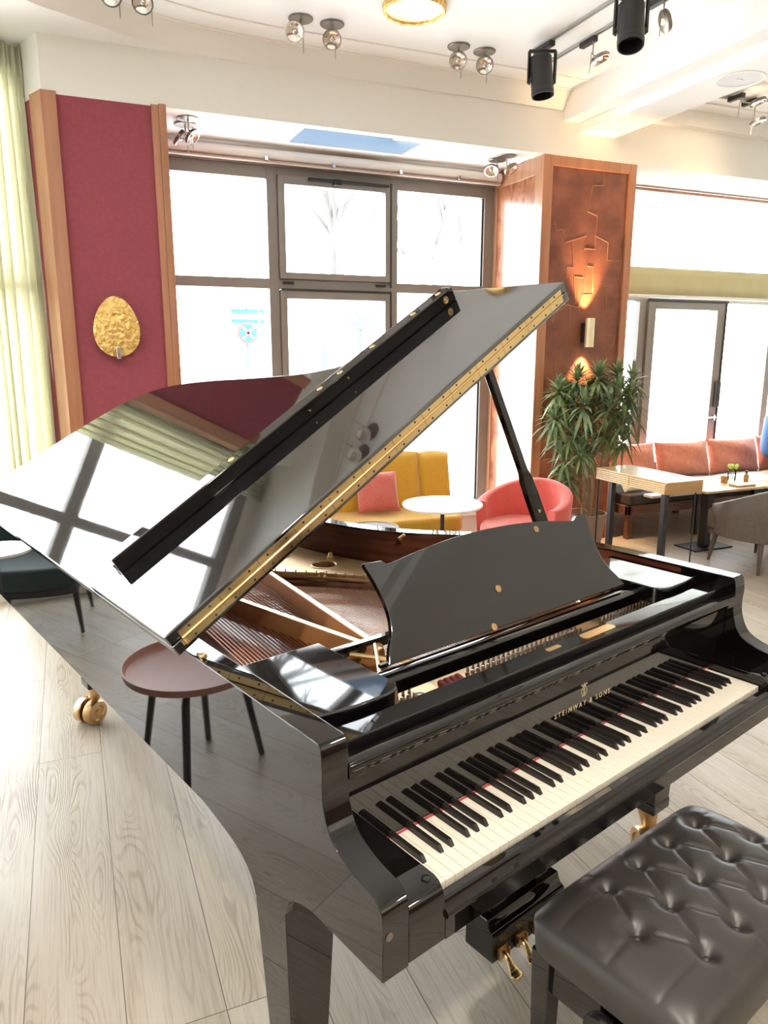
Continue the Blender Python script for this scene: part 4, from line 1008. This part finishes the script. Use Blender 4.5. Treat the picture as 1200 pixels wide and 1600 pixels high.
# low dining tables
def low_table(x0, x1, label):
    t = empty('dining_table', ((x0+x1)/2, 4.58, 0)); tag(t, label, 'table', 'tables in front of the banquette'); w = (x1-x0)/2
    bm = BM(); box(bm, -w, w, -.28, .28, .53, .55); ob('table_top', bm, ['oak_pale'], t, bevel=.003)
    bm = BM(); box(bm, -.035, .035, -.035, .035, .012, .53); ob('column', bm, 'matt_black', t, bevel=.003)
    bm = BM(); box(bm, -.21, .21, -.12, .12, 0, .012); ob('base_plate', bm, 'matt_black', t, bevel=.002); return t
low_table(4.60, 5.235, 'oak table nearest the console, with the flower jar on it')
low_table(5.245, 6.2, 'oak table at the right edge, before the person in blue')
t = empty('narrow_bench', (5.38, 4.95, 0)); tag(t, 'pale narrow bench under the back edge of the oak tables', 'bench')
bm = BM(); box(bm, -.78, .72, -.06, .05, .385, .41); ob('bench_top', bm, 'white_top', t, bevel=.006)
for x in (-.2, .5):
    bm = BM(); box(bm, x-.02, x+.02, -.03, .02, 0, .385); ob('leg', bm, 'matt_black', t, bevel=.002)
t = empty('flower_jar', (5.19, 4.60, .55)); tag(t, 'small glass jar with pale green blooms on the oak table', 'vase')
bm = BM(); lathe(bm, [(0, .003), (.032, .003), (.034, .01), (.034, .085), (.028, .095), (.028, .10)], (0, 0, 0), 20, cap=False); ob('jar', bm, 'glass', t)
bm = BM(); lathe(bm, [(0, .005), (.030, .005), (.030, .05), (0, .05)], (0, 0, 0), 20, cap=False); ob('water', bm, 'glass', t)
bm = BM()
for k in range(9):
    a = k*2.4; r_ = .012+.022*(k % 3)/2; c = Vector((r_*math.cos(a), r_*math.sin(a), .12+.01*(k % 2)))
    bmesh.ops.create_icosphere(bm, subdivisions=2, radius=.018, matrix=Matrix.Translation(c))
for v in bm.verts: v.co += Vector((rnd.uniform(-1, 1), rnd.uniform(-1, 1), rnd.uniform(-1, 1)))*.003
ob('blooms', bm, 'flower', t)
bm = BM()
for k in range(5): a = k*1.3; tube(bm, [(.01*math.cos(a), .01*math.sin(a), .01), (.018*math.cos(a), .018*math.sin(a), .115)], .002, 5)
ob('stalk', bm, 'leaf', t)
t = empty('tea_light', (5.06, 4.56, .55)); tag(t, 'brown glass tea light holder left of the flower jar', 'candle holder')
bm = BM(); lathe(bm, [(0, .0), (.026, .0), (.03, .06), (.026, .06), (.023, .006), (0, .006)], (0, 0, 0), 20, cap=False); ob('cup', bm, 'amber', t)
bm = BM(); lathe(bm, [(0, .007), (.018, .007), (.018, .03), (0, .03)], (0, 0, 0), 16, cap=False); ob('candle', bm, 'white_top', t)
t = empty('small_bottle', (5.27, 4.52, .55)); tag(t, 'small amber bottle right of the flower jar', 'bottle')
bm = BM(); lathe(bm, [(0, 0), (.02, 0), (.022, .05), (.009, .07), (.009, .085), (0, .085)], (0, 0, 0), 16, cap=False); ob('body', bm, 'amber', t)
bm = BM(); lathe(bm, [(.011, .08), (.011, .095), (0, .095)], (0, 0, 0), 12, cap=False); ob('cap', bm, 'matt_black', t)
bm = BM(); box(bm, 4.98, 5.18, 4.34, 4.44, .551, .566); tag(ob('booklet', bm, 'oak_end', bevel=.002), 'small brown menu booklet lying before the flower jar', 'menu')
bm = BM(); box(bm, 5.34, 5.74, 4.50, 4.78, .551, .553); tag(ob('place_mat', bm, 'white_top'), 'white paper place mat on the right-hand table', 'place mat')
# taupe armchair
armchair('armchair', 'taupe leather armchair with dark legs drawn up to the oak table', (4.90, 4.02, 0), R(180), 'taupe', 'taupe_leg', .35, .34, .42, .68, .47, .22, .06, 96)

# ------------------------------------------------------------------ person on the banquette, mostly outside the frame
def skin_body(name, m, verts, edges, parent, sub=2):
    me = bpy.data.meshes.new(name); me.from_pydata([v[:3] for v in verts], edges, []); o = bpy.data.objects.new(name, me); COL.objects.link(o); o.parent = parent
    me.materials.append(M[m])
    sk = o.modifiers.new('skin', 'SKIN'); sk.use_smooth_shade = True
    for i, v in enumerate(verts): me.skin_vertices[0].data[i].radius = (v[3], v[4] if len(v) > 4 else v[3]); me.skin_vertices[0].data[i].use_root = i == 0
    s = o.modifiers.new('sub', 'SUBSURF'); s.levels = sub; s.render_levels = sub
    return o
t = empty('person', (6.585, 5.16, .055)); tag(t, 'person in a blue sweater seated on the banquette at the right edge', 'person')
V = [(0, .10, .47, .13, .11), (0, .12, .62, .13, .10), (0, .13, .80, .15, .10), (0, .13, .93, .12, .085), (0, .11, 1.0, .05), (0, .085, 1.07, .052), (0, .07, 1.14, .085, .09), (0, .075, 1.23, .075, .085),
     (-.17, .12, .92, .055), (-.33, .02, .60, .045), (-.16, -.18, .60, .035), (-.11, -.26, .585, .027), (.17, .12, .92, .055), (.25, .02, .70, .045), (.16, -.18, .60, .035), (.11, -.26, .585, .027),
     (-.10, -.02, .48, .085), (-.12, -.38, .47, .065), (-.12, -.40, .12, .045), (-.12, -.52, .04, .035), (.10, -.02, .48, .085), (.12, -.38, .47, .065), (.12, -.40, .12, .045), (.12, -.52, .04, .035)]
Ed = [(0, 1), (1, 2), (2, 3), (3, 4), (4, 5), (5, 6), (6, 7), (3, 8), (8, 9), (9, 10), (10, 11), (3, 12), (12, 13), (13, 14), (14, 15), (0, 16), (16, 17), (17, 18), (18, 19), (0, 20), (20, 21), (21, 22), (22, 23)]
body = skin_body('body', 'skin', V, Ed, t)
for sx in (-1, 1):
    hx, hy, hz = sx*.105, -.29, .578
    for k, (dx, ln) in enumerate(((-.026, .062), (-.009, .072), (.009, .068), (.026, .054))):
        skin_body('finger', 'skin', [(hx+dx*.7, hy+.02, hz, .010), (hx+dx, hy-.02, hz+.004, .009), (hx+dx*1.1, hy-.02-ln*.5, hz, .008), (hx+dx*1.1, hy-.02-ln*.9, hz-.012, .007)], [(0, 1), (1, 2), (2, 3)], body, 1)
    skin_body('thumb', 'skin', [(hx-sx*.02, hy+.03, hz, .010), (hx-sx*.042, hy-.0, hz, .009), (hx-sx*.05, hy-.03, hz-.006, .008)], [(0, 1), (1, 2)], body, 1)
V2 = [(0, .10, .50, .145, .125), (0, .12, .62, .145, .115), (0, .13, .80, .165, .115), (0, .13, .93, .135, .098), (0, .115, .985, .068), (-.17, .12, .92, .07), (-.33, .02, .60, .062), (-.18, -.14, .615, .05), (.17, .12, .92, .07), (.25, .02, .70, .06), (.18, -.14, .615, .05)]
skin_body('sweater', 'blue_knit', V2, [(0, 1), (1, 2), (2, 3), (3, 4), (3, 5), (5, 6), (6, 7), (3, 8), (8, 9), (9, 10)], t)
V3 = [(0, .10, .47, .14, .11), (-.10, -.02, .48, .097), (-.12, -.38, .475, .078), (-.12, -.40, .14, .06), (.10, -.02, .48, .097), (.12, -.38, .475, .078), (.12, -.40, .14, .06)]
skin_body('trousers', 'denim', V3, [(0, 1), (1, 2), (2, 3), (0, 4), (4, 5), (5, 6)], t)
bm = BM(); bmesh.ops.create_uvsphere(bm, u_segments=20, v_segments=14, radius=.108, matrix=Matrix.Translation((0, .095, 1.205)) @ Matrix.Diagonal((.88, 1.0, 1.05, 1)))
bmesh.ops.delete(bm, geom=[v for v in bm.verts if v.co.y < .045 and v.co.z < 1.24], context='VERTS'); ob('hair', bm, 'hair', t)
for sx in (-1, 1):
    bm = BM(); bmesh.ops.create_uvsphere(bm, u_segments=10, v_segments=8, radius=.012, matrix=Matrix.Translation((sx*.033, -.008, 1.175))); ob('eye', bm, 'matt_black', body)
    bm = BM(); bmesh.ops.create_uvsphere(bm, u_segments=10, v_segments=8, radius=.02, matrix=Matrix.Translation((sx*.088, .08, 1.165)) @ Matrix.Diagonal((.4, 1, 1.5, 1))); ob('ear', bm, 'skin', body)
bm = BM(); tube(bm, [(0, -.012, 1.185), (0, -.034, 1.148), (0, -.012, 1.14)], [.008, .013, .008], 8); ob('nose', bm, 'skin', body)
bm = BM(); tube(bm, [(-.024, -.010, 1.112), (0, -.017, 1.112), (.024, -.010, 1.112)], [.003, .006, .003], 8); ob('mouth', bm, 'rose', body)

# ================================================================== WALL LAMPS, CURTAIN, BLINDS
t = empty('wall_lamp', (.317, 5.13, 1.79)); tag(t, 'hammered gold egg-shaped wall lamp on the burgundy wall', 'wall lamp')
bm = BM(); n, m = 56, 20
def egg(a): 
    x = .138*math.sin(a)*(1-.17*math.cos(a)); z = .186*math.cos(a); return x, z
rnd2 = random.Random(2)
ctr = bm.verts.new((0, -.075, 0)); rings = []
from mathutils import noise
for j in range(1, m+1):
    ring = []
    for i in range(n):
        x, z = egg(2*PI*i/n); x *= j/m; z *= j/m
        d = -.075+.022*(j/m)**2+.010*noise.noise(Vector((x*38, z*38, 3.)))*(1 if j < m else 0)
        ring.append(bm.verts.new((x, d, z)))
    rings.append(ring)
for i in range(n): bm.faces.new((ctr, rings[0][i], rings[0][(i+1) % n]))
for a, b in zip(rings, rings[1:]):
    for i in range(n): bm.faces.new((a[i], b[i], b[(i+1) % n], a[(i+1) % n]))
bk = [bm.verts.new((v.co.x*.97, v.co.y+.010, v.co.z*.97)) for v in rings[-1]]
for i in range(n): bm.faces.new((rings[-1][i], bk[i], bk[(i+1) % n], rings[-1][(i+1) % n]))
bm.faces.new(bk)
ob('gold_shade', bm, 'hammered', t, ang=80)
bm = BM(); box(bm, -.012, .012, -.086, -.074, -.195, -.125); box(bm, -.012, .012, -.086, 0, -.20, -.19); ob('clip', bm, 'chrome', t, bevel=.003)
bm = BM(); lathe(bm, [(0, 0), (.05, 0), (.05, .02), (0, .02)], (0, 0, -.05), 20, 0, axis((0, -1, 0)), cap=False); ob('mount', bm, 'chrome', t)
t = empty('wall_sconce', (3.965, 5.15, 1.787)); tag(t, 'brushed brass cylinder sconce shining up and down on the copper pillar', 'wall lamp')
bm = BM(); lathe(bm, [(.034, -.115), (.038, -.115), (.038, .115), (.034, .115), (.034, -.115)], (0, -.09, 0), 28, cap=False); ob('cylinder', bm, 'pale_brass', t)
bm = BM(); box(bm, -.022, .022, -.055, 0, -.08, .08); ob('wall_plate', bm, 'matt_black', t, bevel=.002)
for s in (1, -1):
    bm = BM(); lathe(bm, [(0, 0), (.033, 0), (.033, .004), (0, .004)], (0, -.09, s*.085), 20, cap=False); ob('lamp', bm, 'glow_warm', t)
# curtain
bm = BM(); n = 220; m = 24; rows = []
rc = random.Random(5); ph = [rc.uniform(0, 6) for _ in range(6)]
for j in range(m+1):
    v = j/m; z = 3.415-v*3.37; row = []
    for i in range(n+1):
        u = i/n; s = -.10+.42*u
        amp = .045*min(1, .35+v*3) if v < .12 else .045+.012*math.sin(v*5+ph[0])
        uu = u*15+.5*math.sin(u*9+ph[1])+.35*math.sin(v*3+u*5+ph[2])
        d = .085+amp*math.sin(2*PI*uu*.55+.4*math.sin(3*v+ph[3]))+.012*math.sin(2*PI*uu*1.7+ph[4])*(1 if v > .05 else 2)
        s += .03*v*(u-.5)+.008*math.sin(2*PI*uu*.55+1.5)
        row.append(bm.verts.new(F(s, d, z)))
    rows.append(row)
for a, b in zip(rows, rows[1:]):
    for i in range(n): bm.faces.new((a[i], a[i+1], b[i+1], b[i]))
o = ob('curtain', bm, 'curtain', ang=80); sm = o.modifiers.new('solid', 'SOLIDIFY'); sm.thickness = .003
tag(o, 'pale lime curtain hanging from the ceiling left of the burgundy pillar', 'curtain')
# roller tube over the centre window
t = empty('roller_blind', (2.1, 5.74, 3.055)); tag(t, 'rolled white blind with wooden batten above the big centre window', 'blind')
bm = BM(); tube(bm, [(-1.38, 0, 0), (1.385, 0, 0)], .038, 16); ob('fabric_roll', bm, 'white_top', t)
bm = BM(); box(bm, -1.38, 1.385, -.022, .022, -.058, -.044); ob('bottom_batten', bm, 'batten', t, bevel=.002)
for x in (-1.37, -.62, -.10, .46, .98):
    bm = BM(); box(bm, x-.012, x+.012, -.04, .0, -.052, -.02); ob('hook', bm, 'chrome', t, bevel=.003)
# roman blind over the right window
t = empty('roman_blind', (6.5, 5.74, 3.10)); tag(t, 'white roman blind with olive hem half drawn over the right window', 'blind')
bm = BM()
zs = [0]+[-.155-.18*k for k in range(4)]+[-.70]
rows = []
for z0, z1 in zip(zs, zs[1:]):
    for k in range(6):
        f = k/6; rows.append((z0+(z1-z0)*f, -.012*math.sin(PI*f)))
rows.append((zs[-1], 0))
pr = None
for z, y in rows:
    r_ = [bm.verts.new((-2.06, y, z)), bm.verts.new((2.08, y, z))]
    if pr: bm.faces.new((pr[0], pr[1], r_[1], r_[0]))
    pr = r_
o = ob('blind_fabric', bm, 'blind', t, ang=20)
for k in range(4):
    bm = BM(); tube(bm, [(-2.06, .004, zs[k+1]), (2.08, .004, zs[k+1])], .004, 6); ob('fold_rod', bm, 'blind_hem', t)
bm = BM(); nx = 60; rr = []
for z, a in ((-.69, 0), (-.76, .7), (-.85, 1), (-.935, .4)):
    rr.append([bm.verts.new((-2.06+4.14*i/nx, -.02-.012*a*math.sin(i*.9+z*9)+.006*math.sin(i*2.3), z)) for i in range(nx+1)])
for a, b in zip(rr, rr[1:]):
    for i in range(nx): bm.faces.new((a[i], a[i+1], b[i+1], b[i]))
o = ob('hem_band', bm, 'blind_hem', t, ang=60); sm = o.modifiers.new('solid', 'SOLIDIFY'); sm.thickness = .01
bm = BM(); tube(bm, [(-2.06, -.018, -.95), (2.08, -.018, -.95)], .016, 10); ob('bottom_rod', bm, 'white_top', t)
bm = BM(); box(bm, -2.06, 2.08, -.02, .03, -.02, .0); ob('head_rail', bm, 'cherry', t, bevel=.002)

# ================================================================== CEILING LIGHTS
def disc_lamp(parent, c, nrm, r=.056, lit=False):
    ax_ = axis(nrm)
    bm = BM(); lathe(bm, [(0, -.012), (r*.9, -.012), (r, -.008), (r, .008), (r*.96, .012), (r*.86, .010), (r*.84, -.004)], c, 30, 0, ax_, cap=False); h = ob('lamp_ring', bm, 'dark_steel', parent)
    bm = BM(); lathe(bm, [(r*.84, .0125), (r*.99, .0125)], c, 30, 0, ax_, cap=False); ob('lens_rim', bm, 'chrome', h)
    bm = BM(); lathe(bm, [(r*.86, .0095), (r*.66, .004), (r*.40, -.004), (0, -.008)], c, 24, 0, ax_, cap=False); ob('lamp_reflector', bm, 'reflector', h, ang=20)
    bm = BM(); bmesh.ops.create_uvsphere(bm, u_segments=12, v_segments=8, radius=.016, matrix=Matrix.Translation(Vector(c)-Vector(nrm).normalized()*.008)); ob('lamp_bulb', bm, 'glow_warm' if lit else 'chrome', h)
    return h
def ceiling_spot(x, y, zc, dx, dy, nrm, label, drop=.105, grp=None):
    t = empty('ceiling_spotlight', (x, y, zc)); tag(t, label, 'spotlight', grp)
    bm = BM(); lathe(bm, [(0, 0), (.073, 0), (.073, -.006), (.068, -.010), (0, -.010)], (0, 0, 0), 36, cap=False); ob('ceiling_plate', bm, 'dark_steel', t)
    bm = BM(); tube(bm, [(0, 0, -.008), (0, 0, -.07), (dx*.5, dy*.5, -drop+.02)], .006, 8); ob('stem', bm, 'steel', t)
    nv = Vector(nrm).normalized(); disc_lamp(t, Vector((dx, dy, -drop)), nv)
    bm = BM(); tube(bm, [(dx*.2+.02, dy*.2, -drop+.05), (dx*.2+.02, dy*.2, -drop-.085)], .003, 6); ob('aiming_rod', bm, 'steel', t)
    return t
G = 'swivel spotlights along the ceiling edge'
ceiling_spot(1.44, 4.66, CZ, -.06, -.07, (-.35, -.8, -.5), 'left one of the middle pair of ceiling spotlights, head turned left', grp=G)
ceiling_spot(1.635, 4.66, CZ, -.02, -.05, (-.15, -.75, -.6), 'right one of the middle pair of ceiling spotlights, head facing down', grp=G)
ceiling_spot(2.49, 4.656, CZ, -.03, -.05, (-.35, -.7, -.65), 'left one of the ceiling spotlight pair nearest the black track spots', grp=G)
ceiling_spot(2.684, 4.664, CZ, -.03, -.06, (-.45, -.7, -.6), 'right one of the ceiling spotlight pair nearest the black track spots', grp=G)
ceiling_spot(.575, 4.62, CZ, -.04, -.07, (-.1, -.8, -.55), 'ceiling spotlight at the top edge above the burgundy panel', grp=G)
ceiling_spot(.405, 4.58, CZ, -.03, -.06, (-.1, -.8, -.55), 'ceiling spotlight just out of frame, mirrored in the piano lid', grp=G)
ceiling_spot(-.30, 4.0, CZ, -.03, -.06, (-.1, -.8, -.55), 'far left ceiling spotlight of the mirrored pair, out of frame', grp=G)
ceiling_spot(-.42, 3.82, CZ, -.03, -.06, (-.1, -.8, -.55), 'nearer of the far left mirrored pair of ceiling spotlights', grp=G)
G = 'spotlights in the window recess'
ceiling_spot(.862, 5.295, SZ+.004, .03, .05, (.6, -.45, -.65), 'front spotlight of the recess pair beside the burgundy panel', .10, G)
ceiling_spot(.865, 5.443, SZ+.004, -.05, -.05, (-.75, .1, .6), 'rear spotlight of the recess pair beside the burgundy panel', .10, G)
ceiling_spot(3.272, 5.298, SZ+.004, .04, 0, (.25, -.5, -.8), 'front spotlight of the recess pair beside the copper pillar', .095, G)
ceiling_spot(3.275, 5.444, SZ+.004, -.07, -.03, (-.3, -.5, -.8), 'rear spotlight of the recess pair beside the copper pillar', .09, G)
def track(name, a, b, label):
    bm = BM(); a, b = Vector(a), Vector(b); d = (b-a).normalized(); s = Vector((-d.y, d.x, 0))
    def xf(v): return a+d*v.x+s*v.y+Vector((0, 0, v.z))
    L_ = (b-a).length
    box(bm, 0, L_, -.017, -.009, -.012, 0, 0, xf); box(bm, 0, L_, .009, .017, -.012, 0, 0, xf); box(bm, 0, L_, -.009, .009, -.004, 0, 0, xf)
    tag(ob(name, bm, 'track'), label, 'track rail', 'ceiling track rails')
track('track_rail', (2.965, 4.50, CZ), (2.965, .5, CZ), 'grey ceiling track carrying the two black cylinder spots')
track('track_rail', (3.17, 4.62, CZ), (3.17, .5, CZ), 'grey ceiling track with the lit disc lamps, beside the beam')
track('track_rail', (4.60, 4.75, CZ), (6.2, 4.42, CZ), 'grey ceiling track beyond the beam at the right edge')
def black_spot(x, y, label, aim):
    t = empty('track_spotlight', (x, y, CZ-.012)); tag(t, label, 'spotlight', 'black track spots')
    bm = BM(); box(bm, -.022, .022, -.09, .09, -.03, 0); ob('adapter', bm, 'matt_black', t, bevel=.003)
    a = Vector(aim).normalized(); c = Vector((-.03, -.03, -.195)); ax_ = axis(a)
    side = a.cross(Vector((0, 0, 1))); side = Vector((CR.x, CR.y, 0)) if side.length < .3 else side.normalized()
    bm = BM(); lathe(bm, [(0, -.115), (.066, -.115), (.070, -.110), (.070, .085), (.0715, .087), (.0715, .10), (.070, .102), (.070, .118), (.062, .118), (.060, .02), (0, .02)], c, 36, 0, ax_, cap=False); ob('housing', bm, 'matt_black', t)
    bm = BM(); lathe(bm, [(0, 0), (.058, 0)], c+a*.045, 24, 0, ax_, cap=False); ob('lens', bm, 'alu_dark', t)
    bm = BM()
    top = c+Vector((0, 0, .145))
    for s in (-1, 1): 
        p0 = c+side*s*.082+Vector((0, 0, -.04)); p1 = c+side*s*.082+Vector((0, 0, .145))
        tube(bm, [p0, p1], .011, 4)
        lathe(bm, [(0, 0), (.018, 0), (.018, .01), (0, .01)], c+side*s*.072+Vector((0, 0, -.03)), 14, 0, axis(side*s), cap=False)
    tube(bm, [c+side*-.085+Vector((0, 0, .145)), c+side*.085+Vector((0, 0, .145))], .012, 4)
    tube(bm, [top, (0, 0, -.03)], .012, 8); ob('bracket', bm, 'matt_black', t, bevel=.001)
black_spot(2.965, 4.40, 'black cylinder track spot hanging left of the beam end', (.05, -.12, -1))
black_spot(2.965, 3.58, 'black cylinder track spot at the top edge, nearest the viewer', (-.18, -.30, -1))
def track_disc(x, y, ox, oy, nrm, label, drop=.12):
    t = empty('disc_lamp', (x, y, CZ-.012)); tag(t, label, 'spotlight', 'lit disc lamps on tracks')
    bm = BM(); box(bm, -.018, .018, -.07, .07, -.032, 0); ob('adapter', bm, 'matt_black', t, bevel=.003)
    bm = BM(); tube(bm, [(0, -.05, -.03), (0, -.05, -drop+.02), (ox*.6, -.05+oy*.6, -drop)], .005, 8); tube(bm, [(-.01, -.05, -drop+.03), (-.02, -.05, -drop-.09)], .003, 6); ob('stem', bm, 'steel', t)
    disc_lamp(t, Vector((ox, -.05+oy, -drop)), nrm, .06, True)
track_disc(3.17, 4.22, .05, -.01, (.25, -.3, -1), 'lit disc lamp on the track behind the black spots')
track_disc(3.17, 3.62, .03, .02, (.8, -.3, .35), 'tilted disc lamp beside the nearest black track spot')
track_disc(4.86, 4.62, .06, -.10, (.2, -.25, -1), 'upper lit disc lamp beyond the beam', .08)
track_disc(5.05, 4.66, .02, -.02, (.2, -.25, -1), 'lower lit disc lamp beyond the beam', .17)
t = empty('downlight', (1.99, 4.26, CZ)); tag(t, 'round recessed gold downlight at the top edge of the ceiling', 'ceiling lamp')
bm = BM(); lathe(bm, [(.160, -.006), (.162, -.030), (.172, -.034), (.180, -.026), (.184, 0)], (0, 0, 0), 48, cap=False); ob('rim', bm, 'hammered', t)
bm = BM(); lathe(bm, [(.161, -.020), (.12, -.022), (0, -.023)], (0, 0, 0), 48, cap=False); ob('gold_bowl', bm, 'dull_lens', t)
t = empty('ceiling_speaker', (3.985, 3.775, 3.285)); tag(t, 'round white loudspeaker grille in the underside of the beam', 'speaker')
bm = BM(); lathe(bm, [(.125, -.004), (.135, -.006), (.147, -.003), (.148, 0)], (0, 0, 0), 48, cap=False); ob('rim', bm, 'ceiling', t)
bm = BM(); lathe(bm, [(0, -.003), (.126, -.003)], (0, 0, 0), 48, cap=False); ob('grille', bm, 'speaker', t)
bm = BM(); box(bm, -.02, .02, -.006, .006, -.006, -.002); ob('badge', bm, 'steel', t)
bm = BM(); prism(bm, [(1.62, 5.21), (2.28, 5.21), (2.28, 5.245), (2.51, 5.245), (2.51, 5.58), (1.62, 5.58)], SZ-.002, SZ+.02, FZ); tag(ob('ceiling_panel', bm, 'blue_glass'), 'blue glass panel in the white recess above the centre window', 'panel')

# ================================================================== LIGHT
W = bpy.data.worlds.new('overcast'); S.world = W; W.use_nodes = True
bg = W.node_tree.nodes['Background']; bg.inputs['Color'].default_value = (.915, .965, 1., 1); bg.inputs['Strength'].default_value = 7.0
def lamp(name, kind, loc, power, col, aim=None, **k):
    l = bpy.data.lights.new(name, kind); l.energy = power; l.color = col
    for a, b in k.items(): setattr(l, a, b)
    o = bpy.data.objects.new(name, l); COL.objects.link(o); o.location = loc
    if aim is not None: o.rotation_euler = Vector(aim).to_track_quat('-Z', 'Y').to_euler()
    return o
WARM = (1., .72, .42)
for s in (1, -1): lamp('sconce_bulb', 'SPOT', (3.965, 5.075, 1.787+s*.09), 85, (1., .62, .30), (0, .14, s), spot_size=R(64), spot_blend=.7, shadow_soft_size=.02)
lamp('disc_bulb', 'SPOT', (3.22, 4.16, 3.40), 4, WARM, (.35, .25, -.6), spot_size=R(120), spot_blend=.6, shadow_soft_size=.04)
lamp('disc_bulb', 'SPOT', (3.28, 3.60, 3.42), 4, WARM, (.7, .6, .1), spot_size=R(120), spot_blend=.6, shadow_soft_size=.04)
lamp('disc_bulb', 'SPOT', (4.95, 4.50, 3.40), 4, WARM, (0, .5, -.6), spot_size=R(130), spot_blend=.6, shadow_soft_size=.04)
lamp('disc_bulb', 'SPOT', (5.08, 4.58, 3.32), 4, WARM, (0, .3, -.9), spot_size=R(130), spot_blend=.6, shadow_soft_size=.04)

k = 0
for x, y in ((-.7, .1), (.9, -.5), (5.6, -3.4)):  # downlights added out of view to brighten the keys, bench and floor
    k += 1
    t = empty('downlight', (x, y, CZ)); tag(t, 'added round downlight, unseen behind the viewer, brightening keys and floor', 'ceiling lamp', 'added downlights behind the viewer')
    bm = BM(); lathe(bm, [(.10, -.004), (.115, -.002), (.12, 0)], (0, 0, 0), 32, cap=False); ob('rim', bm, 'white_top', t)
    bm = BM(); lathe(bm, [(.10, -.003), (0, -.002)], (0, 0, 0), 32, cap=False); ob('added_diffuser', bm, 'glow_warm', t)
    lamp('added_fill_bulb', 'AREA', (x, y, CZ-.02), 28, (1., .91, .80), (0, 0, -1), shape='DISK', size=.2)
# ================================================================== CAMERA
cam = bpy.data.cameras.new('camera'); co = bpy.data.objects.new('camera', cam); COL.objects.link(co)
cam.sensor_fit = 'VERTICAL'; cam.sensor_height = 36.; cam.lens = 1153.2/1600*36.; cam.clip_start = .02; cam.clip_end = 300
yaw, pit, rol = R(22.9426), R(12.3429), .000418
d = Vector((math.sin(yaw)*math.cos(pit), math.cos(yaw)*math.cos(pit), -math.sin(pit))); r = Vector((math.cos(yaw), -math.sin(yaw), 0)); u = r.cross(d)
r2 = r*math.cos(rol)+u*math.sin(rol); u2 = u*math.cos(rol)-r*math.sin(rol)
co.matrix_world = Matrix(((r2.x, u2.x, -d.x, 0), (r2.y, u2.y, -d.y, 0), (r2.z, u2.z, -d.z, 1.6442), (0, 0, 0, 1)))
S.camera = co
S.view_settings.view_transform = 'Standard'; S.view_settings.look = 'None'; S.view_settings.gamma = 1; S.view_settings.exposure = 1.15; S.view_settings.use_curve_mapping = False
S.cycles.use_denoising = True; S.cycles.max_bounces = 10; S.cycles.diffuse_bounces = 6; S.cycles.glossy_bounces = 5; S.cycles.transparent_max_bounces = 12; S.cycles.sample_clamp_indirect = 8
S.cycles.caustics_reflective = False; S.cycles.caustics_refractive = False
